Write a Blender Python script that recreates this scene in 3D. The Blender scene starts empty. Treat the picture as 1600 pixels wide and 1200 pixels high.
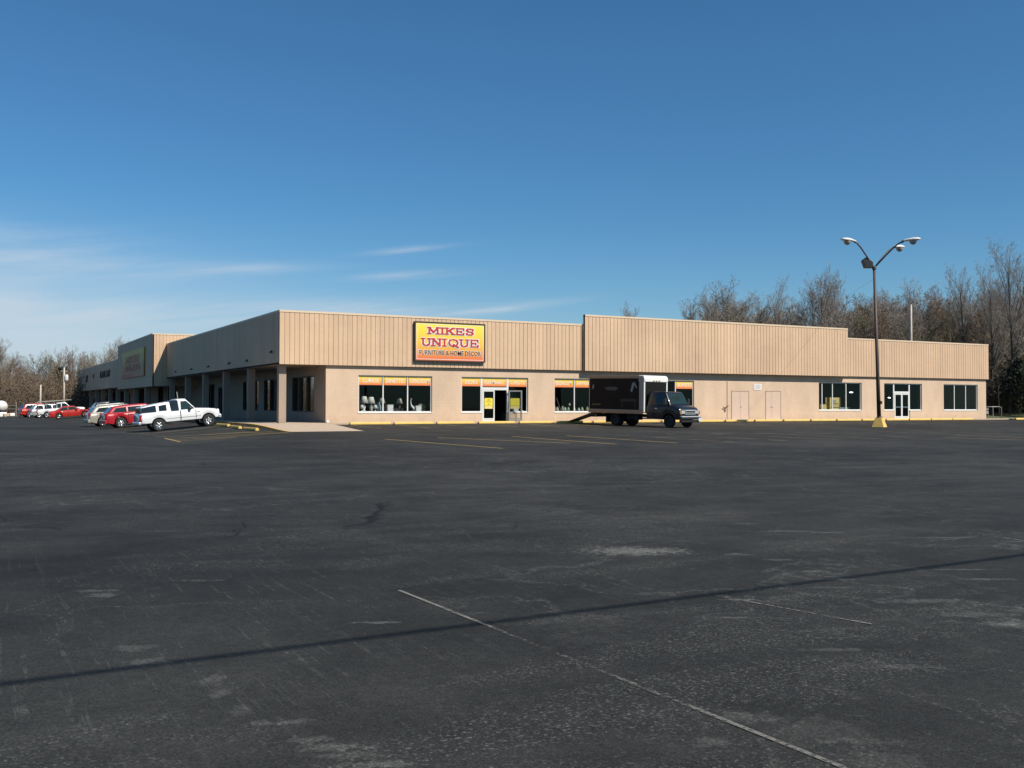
import bpy, bmesh, math, random
from mathutils import Vector, Matrix
R_ = math.radians
scene = bpy.context.scene
COL = scene.collection
random.seed(7)

# ------------------------------------------------------------------ camera solution
FPX, PITCH, ROLL, YAW = 1574.515, 1.216, 0.111, 61.483
CAM = Vector((-16.315, -58.788, 1.081))
th, pa, ro = R_(YAW), R_(PITCH), R_(ROLL)
Fv = Vector((math.cos(th), math.sin(th), 0)); Rv = Vector((math.sin(th), -math.cos(th), 0)); Uv = Vector((0, 0, 1))
fwd = Fv * math.cos(pa) + Uv * math.sin(pa)
up0 = Uv * math.cos(pa) - Fv * math.sin(pa)
c_right = Rv * math.cos(ro) + up0 * math.sin(ro)
c_up = up0 * math.cos(ro) - Rv * math.sin(ro)
cd = bpy.data.cameras.new('camera'); co = bpy.data.objects.new('camera', cd); COL.objects.link(co)
M3 = Matrix((c_right, c_up, -fwd)).transposed()
co.matrix_world = Matrix.Translation(CAM) @ M3.to_4x4()
cd.sensor_width = 36; cd.sensor_fit = 'HORIZONTAL'; cd.lens = 36 * FPX / 1600
cd.clip_start = 0.1; cd.clip_end = 5000
scene.camera = co

def gz(x, y):
    sx = min(1, max(0, (-x - 1.5) / 6.5)); sx = sx * sx * (3 - 2 * sx)
    return -.08 - .45 * (1 - (1 - sx) * math.exp(-max(0, -y) / 18))
def at(px, Z, z=0.0):
    """ground-plan point seen at picture column px, Z metres along the view axis"""
    p = CAM + Fv * Z + Rv * ((px - 800) / FPX * Z)
    return Vector((p.x, p.y, z))
def top_z(py, Z): return CAM.z + (632.9 - py) / FPX * Z

# ------------------------------------------------------------------ materials
def new_mat(name):
    m = bpy.data.materials.new(name); m.use_nodes = True
    nt = m.node_tree; b = nt.nodes['Principled BSDF']
    return m, nt, b
def lnk(nt, a, b): nt.links.new(a, b)
KA = .82
def mat(name, col, rough=.6, metal=0, var=.12, scale=4.0, bump=0, bscale=60, coat=0, spec=.5):
    if metal < .9: col = tuple(c * KA for c in col)
    m, nt, b = new_mat(name); N = nt.nodes
    b.inputs['Roughness'].default_value = rough; b.inputs['Metallic'].default_value = metal
    b.inputs['Coat Weight'].default_value = coat; b.inputs['Coat Roughness'].default_value = .06
    b.inputs['Specular IOR Level'].default_value = spec
    tc = N.new('ShaderNodeTexCoord'); no = N.new('ShaderNodeTexNoise')
    no.inputs['Scale'].default_value = scale; no.inputs['Detail'].default_value = 6; no.inputs['Roughness'].default_value = .65
    lnk(nt, tc.outputs['Object'], no.inputs['Vector'])
    mx = N.new('ShaderNodeMix'); mx.data_type = 'RGBA'
    mx.inputs['A'].default_value = (*[c * (1 - var) for c in col], 1); mx.inputs['B'].default_value = (*[min(1, c * (1 + var)) for c in col], 1)
    lnk(nt, no.outputs['Fac'], mx.inputs['Factor']); lnk(nt, mx.outputs['Result'], b.inputs['Base Color'])
    if bump:
        n2 = N.new('ShaderNodeTexNoise'); n2.inputs['Scale'].default_value = bscale; n2.inputs['Detail'].default_value = 4
        lnk(nt, tc.outputs['Object'], n2.inputs['Vector'])
        bp = N.new('ShaderNodeBump'); bp.inputs['Strength'].default_value = bump; bp.inputs['Distance'].default_value = .01
        lnk(nt, n2.outputs['Fac'], bp.inputs['Height']); lnk(nt, bp.outputs['Normal'], b.inputs['Normal'])
    return m
def emit(name, col, s):
    m, nt, b = new_mat(name); b.inputs['Emission Color'].default_value = (*col, 1); b.inputs['Emission Strength'].default_value = s
    return m
def glass_mat(name, tint, f0=.02, rough=.015, gain=.9):
    m, nt, b = new_mat(name); N = nt.nodes; N.remove(b)
    tr = N.new('ShaderNodeBsdfTransparent'); tr.inputs['Color'].default_value = (*tint, 1)
    gl = N.new('ShaderNodeBsdfGlossy'); gl.inputs['Roughness'].default_value = rough; gl.inputs['Color'].default_value = (.9, .9, .9, 1)
    ge = N.new('ShaderNodeNewGeometry'); dp = N.new('ShaderNodeVectorMath'); dp.operation = 'DOT_PRODUCT'
    lnk(nt, ge.outputs['Normal'], dp.inputs[0]); lnk(nt, ge.outputs['Incoming'], dp.inputs[1])
    def mm(op, a, c):
        n = N.new('ShaderNodeMath'); n.operation = op
        for i, x in enumerate((a, c)):
            if isinstance(x, (int, float)): n.inputs[i].default_value = x
            else: lnk(nt, x, n.inputs[i])
        return n.outputs[0]
    q = mm('POWER', mm('SUBTRACT', 1, mm('ABSOLUTE', dp.outputs['Value'], 0)), 4)
    fac = mm('ADD', mm('MULTIPLY', q, gain), f0)
    mx = N.new('ShaderNodeMixShader'); lnk(nt, fac, mx.inputs['Fac']); lnk(nt, tr.outputs[0], mx.inputs[1]); lnk(nt, gl.outputs[0], mx.inputs[2])
    lnk(nt, mx.outputs[0], N['Material Output'].inputs['Surface'])
    return m
def grad_mat(name, c_top, c_mid, c_bot, rough=.5):
    c_top, c_mid, c_bot = [tuple(c * KA for c in q) for q in (c_top, c_mid, c_bot)]
    m, nt, b = new_mat(name); N = nt.nodes; b.inputs['Roughness'].default_value = rough
    tc = N.new('ShaderNodeTexCoord'); sp = N.new('ShaderNodeSeparateXYZ'); lnk(nt, tc.outputs['Generated'], sp.inputs[0])
    cr = N.new('ShaderNodeValToRGB'); e = cr.color_ramp.elements
    e[0].position = .05; e[0].color = (*c_bot, 1); e[1].position = .9; e[1].color = (*c_top, 1)
    k = e.new(.45); k.color = (*c_mid, 1)
    lnk(nt, sp.outputs['Z'], cr.inputs[0]); lnk(nt, cr.outputs[0], b.inputs['Base Color'])
    return m

def wall_mat(name, col):
    col = tuple(c * KA for c in col)
    m, nt, b = new_mat(name); N = nt.nodes; b.inputs['Roughness'].default_value = .85
    tc = N.new('ShaderNodeTexCoord')
    mp = N.new('ShaderNodeVectorMath'); mp.operation = 'MULTIPLY_ADD'
    # brick texture works in its XY: turn (x+y, z) into it
    sp = N.new('ShaderNodeSeparateXYZ'); lnk(nt, tc.outputs['Object'], sp.inputs[0])
    ad = N.new('ShaderNodeMath'); ad.operation = 'ADD'; lnk(nt, sp.outputs['X'], ad.inputs[0]); lnk(nt, sp.outputs['Y'], ad.inputs[1])
    cb = N.new('ShaderNodeCombineXYZ'); lnk(nt, ad.outputs[0], cb.inputs['X']); lnk(nt, sp.outputs['Z'], cb.inputs['Y'])
    br = N.new('ShaderNodeTexBrick'); br.inputs['Scale'].default_value = 1; br.inputs['Brick Width'].default_value = .4; br.inputs['Row Height'].default_value = .2
    br.inputs['Mortar Size'].default_value = .006; br.inputs['Mortar Smooth'].default_value = .3
    br.inputs['Color1'].default_value = (*col, 1); br.inputs['Color2'].default_value = (*[c * .97 for c in col], 1); br.inputs['Mortar'].default_value = (*[c * .89 for c in col], 1)
    lnk(nt, cb.outputs[0], br.inputs['Vector'])
    no = N.new('ShaderNodeTexNoise'); no.inputs['Scale'].default_value = .7; no.inputs['Detail'].default_value = 8; no.inputs['Roughness'].default_value = .7
    mp2 = N.new('ShaderNodeMapping'); mp2.inputs['Scale'].default_value = (1, 1, .35); lnk(nt, tc.outputs['Object'], mp2.inputs[0]); lnk(nt, mp2.outputs[0], no.inputs['Vector'])
    mr = N.new('ShaderNodeMapRange'); mr.inputs['From Min'].default_value = .3; mr.inputs['From Max'].default_value = .7; mr.inputs['To Min'].default_value = .84; mr.inputs['To Max'].default_value = 1.06
    lnk(nt, no.outputs['Fac'], mr.inputs[0])
    # splash dirt near the ground: a stain with its own ragged edge
    dz = N.new('ShaderNodeMapRange'); dz.inputs['From Min'].default_value = .05; dz.inputs['From Max'].default_value = .55; dz.inputs['To Min'].default_value = .86; dz.inputs['To Max'].default_value = 1
    n3 = N.new('ShaderNodeTexNoise'); n3.inputs['Scale'].default_value = 3; lnk(nt, tc.outputs['Object'], n3.inputs['Vector'])
    sb = N.new('ShaderNodeMath'); sb.operation = 'MULTIPLY_ADD'; lnk(nt, n3.outputs['Fac'], sb.inputs[0]); sb.inputs[1].default_value = .6; lnk(nt, sp.outputs['Z'], sb.inputs[2])
    sb2 = N.new('ShaderNodeMath'); sb2.operation = 'SUBTRACT'; lnk(nt, sb.outputs[0], sb2.inputs[0]); sb2.inputs[1].default_value = .25
    lnk(nt, sb2.outputs[0], dz.inputs[0])
    ml = N.new('ShaderNodeMath'); ml.operation = 'MULTIPLY'; lnk(nt, mr.outputs[0], ml.inputs[0]); lnk(nt, dz.outputs[0], ml.inputs[1])
    vm = N.new('ShaderNodeVectorMath'); vm.operation = 'SCALE'; lnk(nt, br.outputs['Color'], vm.inputs[0]); lnk(nt, ml.outputs[0], vm.inputs['Scale'])
    lnk(nt, vm.outputs[0], b.inputs['Base Color'])
    bp = N.new('ShaderNodeBump'); bp.inputs['Strength'].default_value = .35; bp.inputs['Distance'].default_value = .006; bp.invert = True
    lnk(nt, br.outputs['Fac'], bp.inputs['Height']); lnk(nt, bp.outputs['Normal'], b.inputs['Normal'])
    return m

def metal_siding(name, col):
    col = tuple(c * KA for c in col)
    m, nt, b = new_mat(name); N = nt.nodes; b.inputs['Roughness'].default_value = .62
    tc = N.new('ShaderNodeTexCoord')
    mp = N.new('ShaderNodeMapping'); mp.inputs['Scale'].default_value = (2.2, 2.2, .12); lnk(nt, tc.outputs['Object'], mp.inputs[0])
    no = N.new('ShaderNodeTexNoise'); no.inputs['Scale'].default_value = 1; no.inputs['Detail'].default_value = 7; no.inputs['Roughness'].default_value = .65; lnk(nt, mp.outputs[0], no.inputs['Vector'])
    n2 = N.new('ShaderNodeTexNoise'); n2.inputs['Scale'].default_value = .25; n2.inputs['Detail'].default_value = 5; lnk(nt, tc.outputs['Object'], n2.inputs['Vector'])
    mr = N.new('ShaderNodeMapRange'); mr.inputs['From Min'].default_value = .3; mr.inputs['From Max'].default_value = .7; mr.inputs['To Min'].default_value = .86; mr.inputs['To Max'].default_value = 1.06; lnk(nt, no.outputs['Fac'], mr.inputs[0])
    m2 = N.new('ShaderNodeMapRange'); m2.inputs['From Min'].default_value = .3; m2.inputs['From Max'].default_value = .7; m2.inputs['To Min'].default_value = .92; m2.inputs['To Max'].default_value = 1.05; lnk(nt, n2.outputs['Fac'], m2.inputs[0])
    def mm(op, a, b2):
        n = N.new('ShaderNodeMath'); n.operation = op
        for i_, x in enumerate((a, b2)):
            if isinstance(x, (int, float)): n.inputs[i_].default_value = x
            else: lnk(nt, x, n.inputs[i_])
        return n.outputs[0]
    sp = N.new('ShaderNodeSeparateXYZ'); lnk(nt, tc.outputs['Object'], sp.inputs[0])
    pid = mm('FLOOR', mm('DIVIDE', mm('ADD', sp.outputs['X'], sp.outputs['Y']), .90), 0)
    wn = N.new('ShaderNodeTexWhiteNoise'); wn.noise_dimensions = '1D'; lnk(nt, pid, wn.inputs['W'])
    pv = mm('ADD', mm('MULTIPLY', wn.outputs['Value'], .07), .965)
    n3 = N.new('ShaderNodeTexNoise'); n3.inputs['Scale'].default_value = 1; n3.inputs['Detail'].default_value = 6; n3.inputs['Roughness'].default_value = .75
    mp3 = N.new('ShaderNodeMapping'); mp3.inputs['Scale'].default_value = (5, 5, .5); lnk(nt, tc.outputs['Object'], mp3.inputs[0]); lnk(nt, mp3.outputs[0], n3.inputs['Vector'])
    rs = N.new('ShaderNodeMapRange'); rs.inputs['From Min'].default_value = .60; rs.inputs['From Max'].default_value = .78; rs.inputs['To Max'].default_value = .5; lnk(nt, n3.outputs['Fac'], rs.inputs[0])
    ml = mm('MULTIPLY', mm('MULTIPLY', mr.outputs[0], m2.outputs[0]), pv)
    vm = N.new('ShaderNodeVectorMath'); vm.operation = 'SCALE'; vm.inputs[0].default_value = col; lnk(nt, ml, vm.inputs['Scale'])
    mxr = N.new('ShaderNodeMix'); mxr.data_type = 'RGBA'; mxr.inputs['B'].default_value = (col[0] * .72, col[1] * .62, col[2] * .55, 1); lnk(nt, rs.outputs[0], mxr.inputs['Factor']); lnk(nt, vm.outputs[0], mxr.inputs['A'])
    lnk(nt, mxr.outputs['Result'], b.inputs['Base Color'])
    n4 = N.new('ShaderNodeTexNoise'); n4.inputs['Scale'].default_value = 1.1; n4.inputs['Detail'].default_value = 3; lnk(nt, tc.outputs['Object'], n4.inputs['Vector'])
    bp = N.new('ShaderNodeBump'); bp.inputs['Strength'].default_value = .5; bp.inputs['Distance'].default_value = .05; lnk(nt, n4.outputs['Fac'], bp.inputs['Height']); lnk(nt, bp.outputs['Normal'], b.inputs['Normal'])
    return m

M = {}
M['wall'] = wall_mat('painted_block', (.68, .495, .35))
M['siding'] = metal_siding('tan_siding', (.68, .465, .30))
M['coping'] = mat('coping_metal', (.72, .55, .385), .5, var=.06)
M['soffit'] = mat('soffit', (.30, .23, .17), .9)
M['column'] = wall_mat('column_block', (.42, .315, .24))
M['roof'] = mat('roof_felt', (.18, .17, .16), .9, bump=.3)
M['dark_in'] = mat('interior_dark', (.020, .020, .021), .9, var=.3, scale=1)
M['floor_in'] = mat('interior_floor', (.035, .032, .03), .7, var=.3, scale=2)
M['alu'] = mat('aluminium_frame', (.78, .77, .74), .45, .1, var=.05)
M['alu_grey'] = mat('grey_aluminium', (.36, .34, .31), .45, .4, var=.05)
M['glass'] = glass_mat('shop_glass', (.80, .83, .83), .018, .015, .6)
M['glass_mir'] = glass_mat('reflective_glass', (.25, .27, .27), .10, .01, 1.2)
M['banner'] = grad_mat('banner_print', (.86, .62, .08), (.86, .42, .06), (.78, .20, .07))
M['signp'] = grad_mat('sign_print', (.88, .72, .07), (.86, .52, .06), (.78, .17, .05))
M['white'] = mat('white_vinyl', (.82, .81, .78), .5, var=.03)
M['red'] = mat('red_vinyl', (.55, .03, .035), .5, var=.06)
M['black'] = mat('black_vinyl', (.015, .015, .02), .5, var=.1)
M['dkbrown'] = mat('dark_bronze', (.035, .026, .02), .5, var=.15)
M['yellow_poster'] = mat('yellow_poster', (.82, .66, .05), .6, var=.05)
M['yellow_poster_b'] = mat('pale_yellow_poster', (.80, .62, .22), .6, var=.05)
M['notice_w'] = mat('white_notice', (.78, .74, .72), .6, var=.04)
M['door_tan'] = mat('tan_door_paint', (.64, .47, .36), .6, var=.08, scale=2)
M['door_edge'] = mat('tan_door_frame', (.30, .21, .15), .6, var=.1)
M['stop'] = mat('yellow_stop_paint', (.74, .48, .13), .75, var=.25, scale=3.5, bump=.4, bscale=25)
M['concrete'] = mat('pale_concrete', (.50, .385, .285), .9, var=.14, scale=1.3, bump=.2, bscale=40)
M['gravel'] = mat('pale_gravel', (.34, .29, .24), .95, var=.4, scale=3, bump=.6, bscale=30)
M['kerb_y'] = mat('yellow_kerb_paint', (.62, .36, .07), .8, var=.25, scale=4)
M['pole'] = mat('rusty_brown_pole', (.075, .05, .038), .6, .1, var=.35, scale=2)
M['lamp_w'] = mat('lamp_head_white', (.74, .72, .68), .4, var=.06)
M['lamp_glass'] = mat('lamp_lens', (.38, .36, .33), .12, var=.1)
M['wood_pole'] = mat('pale_wood_pole', (.52, .47, .41), .85, var=.25, scale=5)
M['rubber'] = mat('tyre_rubber', (.018, .018, .018), .8, var=.2)
M['chrome'] = mat('chrome', (.80, .80, .81), .32, 1, var=.02)
M['bright_trim'] = mat('bright_trim', (.72, .72, .72), .38, .45, var=.03)
M['rim'] = mat('alloy_rim', (.60, .60, .61), .25, .85, var=.03)
M['plastic'] = mat('black_plastic', (.02, .02, .021), .45, var=.1)
M['under'] = mat('underbody', (.012, .012, .012), .9)
M['glass_car'] = mat('car_glass', (.012, .017, .017), .04, var=.05, spec=.6)
M['glass_green'] = mat('green_car_glass', (.018, .034, .032), .04, var=.05, spec=.6)
M['tail'] = mat('tail_lamp', (.35, .012, .015), .15, var=.05, coat=.6)
M['head'] = mat('head_lamp', (.62, .63, .64), .08, .3, var=.05, coat=.8)
M['amber'] = mat('amber_lamp', (.50, .22, .06), .25, var=.05)
M['plate'] = mat('plate_pale', (.55, .66, .72), .4, var=.05)
def paint(name, col, metal=.0, rough=.3, coat=.7): return mat(name, col, rough, metal, var=.03, scale=1.5, coat=coat)
M['p_white'] = paint('white_paint', (.80, .80, .81))
M['p_dkred'] = paint('deep_red_paint', (.42, .012, .022))
M['p_red'] = paint('bright_red_paint', (.46, .022, .012))
M['p_gold'] = paint('champagne_paint', (.46, .43, .36), .3)
M['p_silver'] = paint('silver_paint', (.52, .53, .54), .5)
M['p_navy'] = paint('dark_navy_paint', (.008, .009, .013), .0, .35, .35)
M['p_maroon'] = paint('maroon_paint', (.20, .012, .022))
M['p_dark'] = paint('charcoal_paint', (.03, .032, .036))
M['box_white'] = mat('truck_box_white', (.80, .79, .76), .4, var=.05, coat=.2)
M['steel_rim'] = mat('black_steel_rim', (.03, .03, .03), .6)
M['box_grey'] = mat('truck_box_corner', (.40, .37, .34), .4, .3, var=.08)
M['box_rail'] = mat('truck_box_rail', (.42, .30, .21), .4, .35, var=.12)
M['bark'] = mat('grey_bark', (.13, .108, .088), .9, var=.35, scale=3)
M['bark_dk'] = mat('dark_bark', (.085, .068, .054), .9, var=.35, scale=3)
M['bark_pale'] = mat('pale_bark', (.26, .235, .20), .9, var=.3, scale=3)
M['twig'] = mat('grey_brown_twigs', (.29, .25, .213), .9, var=.4, scale=.5)
M['twig_br'] = mat('red_brown_twigs', (.225, .16, .112), .9, var=.4, scale=.5)
M['twig_gr'] = mat('budding_twigs', (.21, .185, .115), .9, var=.45, scale=.4)
M['cedar'] = mat('dark_evergreen', (.022, .034, .016), .9, var=.5, scale=1.2)
M['thicket'] = mat('brown_thicket', (.15, .107, .072), .95, var=.5, scale=.3)
M['thicket_dk'] = mat('dark_thicket', (.06, .05, .036), .95, var=.5, scale=.3)
M['grass'] = mat('rough_grass', (.085, .095, .036), .95, var=.5, scale=1.5)
M['leafl'] = mat('lampshade_white', (.80, .77, .68), .8, var=.04)
M['shade_b'] = mat('lampshade_beige', (.50, .46, .36), .8, var=.08)
M['ceram_w'] = mat('white_ceramic', (.80, .79, .76), .25, var=.03)
M['ceram_b'] = mat('blue_grey_ceramic', (.28, .36, .40), .25, var=.08)
M['ceram_g'] = mat('olive_ceramic', (.30, .31, .16), .35, var=.25)
M['wood_r'] = mat('reddish_wood', (.16, .06, .04), .45, var=.2)
M['fabric_o'] = mat('olive_fabric', (.26, .25, .18), .9, var=.1)
M['kraft'] = mat('yellow_card', (.66, .50, .19), .8, var=.08)
M['ink'] = mat('brown_print', (.10, .07, .03), .8)
M['ink_g'] = mat('grey_green_print', (.28, .30, .20), .8)

# ------------------------------------------------------------------ object helpers
def obj(name, me_or_mb, m=None, parent=None, smooth=False):
    me = me_or_mb.mesh(name) if isinstance(me_or_mb, MB) else me_or_mb
    if m is not None:
        me.materials.clear(); me.materials.append(m)
    if smooth:
        me.polygons.foreach_set('use_smooth', [True] * len(me.polygons))
    o = bpy.data.objects.new(name, me); COL.objects.link(o)
    if parent is not None: o.parent = parent
    return o
def tag(o, label=None, cat=None, group=None, kind=None):
    if label: o['label'] = label
    if cat: o['category'] = cat
    if group: o['group'] = group
    if kind: o['kind'] = kind
    return o
def empty(name, loc=(0, 0, 0), rz=0, label=None, cat=None, group=None):
    o = bpy.data.objects.new(name, None); COL.objects.link(o); o.location = loc; o.rotation_euler = (0, 0, rz)
    o.empty_display_size = .2
    return tag(o, label, cat, group)
def bevel(o, w, seg=2):
    md = o.modifiers.new('bevel', 'BEVEL'); md.width = w; md.segments = seg; md.limit_method = 'ANGLE'; md.angle_limit = R_(35)
    return o
def copy_tree(o, parent=None):
    c = o.copy(); COL.objects.link(c)
    if parent is not None: c.parent = parent
    for ch in list(o.children): copy_tree(ch, c)
    return c

class MB:
    def __init__(s): s.v = []; s.f = []
    def add(s, vs, fs):
        b = len(s.v); s.v += [tuple(v) for v in vs]; s.f += [tuple(i + b for i in f) for f in fs]
        return s
    def box(s, x0, x1, y0, y1, z0, z1):
        vs = [(x0, y0, z0), (x1, y0, z0), (x1, y1, z0), (x0, y1, z0), (x0, y0, z1), (x1, y0, z1), (x1, y1, z1), (x0, y1, z1)]
        return s.add(vs, [(0, 3, 2, 1), (4, 5, 6, 7), (0, 1, 5, 4), (1, 2, 6, 5), (2, 3, 7, 6), (3, 0, 4, 7)])
    def quad(s, a, b, c, d): return s.add([a, b, c, d], [(0, 1, 2, 3)])
    def prism(s, poly, off):
        """polygon of 3D points extruded by vector off"""
        n = len(poly); off = Vector(off)
        vs = [tuple(p) for p in poly] + [tuple(Vector(p) + off) for p in poly]
        fs = [tuple(range(n - 1, -1, -1)), tuple(range(n, 2 * n))] + [(i, (i + 1) % n, n + (i + 1) % n, n + i) for i in range(n)]
        return s.add(vs, fs)
    def tube(s, pts, rad, n=6, cap=True):
        pts = [Vector(p) for p in pts]
        if not hasattr(rad, '__len__'): rad = [rad] * len(pts)
        vs = []; fs = []
        for i, p in enumerate(pts):
            d = (pts[min(i + 1, len(pts) - 1)] - pts[max(i - 1, 0)]).normalized()
            a = Vector((0, 0, 1)) if abs(d.z) < .9 else Vector((1, 0, 0))
            u = d.cross(a).normalized(); w = d.cross(u)
            for k in range(n):
                t = 2 * math.pi * k / n
                vs.append(p + (u * math.cos(t) + w * math.sin(t)) * rad[i])
        for i in range(len(pts) - 1):
            for k in range(n):
                fs.append((i * n + k, i * n + (k + 1) % n, (i + 1) * n + (k + 1) % n, (i + 1) * n + k))
        if cap:
            fs.append(tuple(range(n - 1, -1, -1))); fs.append(tuple(range((len(pts) - 1) * n, len(pts) * n)))
        return s.add(vs, fs)
    def lathe(s, prof, n=20, axis='z', c=(0, 0, 0)):
        vs = []; fs = []; m = len(prof)
        for k in range(n):
            t = 2 * math.pi * k / n
            for r, h in prof:
                if axis == 'z': p = (r * math.cos(t), r * math.sin(t), h)
                elif axis == 'y': p = (r * math.cos(t), h, r * math.sin(t))
                else: p = (h, r * math.cos(t), r * math.sin(t))
                vs.append((p[0] + c[0], p[1] + c[1], p[2] + c[2]))
        for k in range(n):
            for i in range(m - 1):
                a = k * m + i; b2 = ((k + 1) % n) * m + i
                fs.append((a, b2, b2 + 1, a + 1))
        return s.add(vs, fs)
    def mesh(s, name):
        me = bpy.data.meshes.new(name); me.from_pydata(s.v, [], s.f); me.validate(); me.update()
        bm = bmesh.new(); bm.from_mesh(me); bmesh.ops.recalc_face_normals(bm, faces=bm.faces); bm.to_mesh(me); bm.free()
        return me

def text_mesh(body, width, height, depth=.01, bold=0.0, rot_z=0):
    """lettering in the XZ plane facing -Y, centred on x, from z=0 to z=height"""
    cu = bpy.data.curves.new('lettering', 'FONT'); cu.body = body; cu.size = 1; cu.align_x = 'CENTER'; cu.extrude = .01; cu.offset = bold; cu.resolution_u = 2
    o = bpy.data.objects.new('lettering', cu); COL.objects.link(o)
    dg = bpy.context.evaluated_depsgraph_get(); dg.update()
    me = bpy.data.meshes.new_from_object(o.evaluated_get(dg))
    bpy.data.objects.remove(o)
    xs = [v.co.x for v in me.vertices]; ys = [v.co.y for v in me.vertices]
    x0, x1, y0, y1 = min(xs), max(xs), min(ys), max(ys)
    for v in me.vertices:
        x = (v.co.x - (x0 + x1) / 2) / (x1 - x0) * width; z = (v.co.y - y0) / (y1 - y0) * height; y = -v.co.z / .01 * depth / 2
        v.co = (x * math.cos(rot_z) - y * math.sin(rot_z), x * math.sin(rot_z) + y * math.cos(rot_z), z)
    return me

# slab-serif letters: strokes on a unit square
LET = {
 'M': ([[(.12, 0), (.12, 1)], [(.12, 1), (.5, .2), (.88, 1)], [(.88, 1), (.88, 0)]], [(.12, 0), (.88, 0), (.1, 1), (.9, 1)]),
 'I': ([[(.5, 0), (.5, 1)]], [(.5, 0), (.5, 1)]),
 'K': ([[(.15, 0), (.15, 1)], [(.2, .45), (.85, 1)], [(.4, .6), (.88, 0)]], [(.15, 0), (.15, 1), (.85, 1), (.88, 0)]),
 'E': ([[(.18, 0), (.18, 1)], [(.1, .0), (.9, 0), (.92, .22)], [(.18, .52), (.65, .52), (.65, .36)], [(.1, 1), (.88, 1), (.9, .78)]], []),
 'S': ([[(.85, .78), (.82, .95), (.55, 1), (.25, .95), (.15, .75), (.3, .58), (.7, .44), (.87, .27), (.75, .06), (.45, 0), (.18, .07), (.14, .25)]], []),
 'U': ([[(.15, 1), (.15, .35), (.22, .1), (.45, 0), (.62, .03), (.8, .15), (.83, .35), (.83, 1)]], [(.15, 1), (.83, 1)]),
 'N': ([[(.13, 0), (.13, 1)], [(.13, 1), (.85, 0)], [(.85, 0), (.85, 1)]], [(.13, 0), (.1, 1), (.85, 1)]),
 'Q': ([[(.5, 0), (.2, .12), (.1, .5), (.2, .88), (.5, 1), (.8, .88), (.9, .5), (.8, .12), (.5, 0)], [(.5, .22), (.95, -.18)]], []),
}
def slab_word(mb, word, x0, x1, z0, z1, wd, y, depth, wid=None):
    cnt = 0
    ws = [.55 if c == 'I' else (1.2 if c in 'MQ' else 1.0) for c in word]; tot = sum(ws); x = x0; H = z1 - z0
    for c, w in zip(word, ws):
        W = (x1 - x0) * w / tot * .9; ox = x + (x1 - x0) * w / tot * .05
        st, se = LET[c]
        for pl in st:
            for (a, b) in zip(pl[:-1], pl[1:]):
                p = Vector((ox + a[0] * W, 0, z0 + a[1] * H)); q = Vector((ox + b[0] * W, 0, z0 + b[1] * H))
                d = (q - p).normalized(); nn = Vector((-d.z, 0, d.x))
                k = wd * (1.0 if abs(d.z) > .4 else .6)
                p -= d * k * .35; q += d * k * .35; cnt += 1; yy = y - (cnt % 7) * .0016
                O = Vector((0, yy, 0)); mb.prism([p + nn * k / 2 + O, q + nn * k / 2 + O, q - nn * k / 2 + O, p - nn * k / 2 + O], (0, -depth, 0))
        for (sx, sz) in se:
            cx = ox + sx * W; cz = z0 + sz * H; k = wd * 1.0
            hw = min(.24 * W if c != 'I' else .42 * W, wd * 1.2)
            cnt += 1; yy = y - (cnt % 7) * .0016 - .0007; mb.box(cx - hw, cx + hw, yy - depth, yy, cz - k * .28, cz + k * .28)
        x += (x1 - x0) * w / tot

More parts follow.
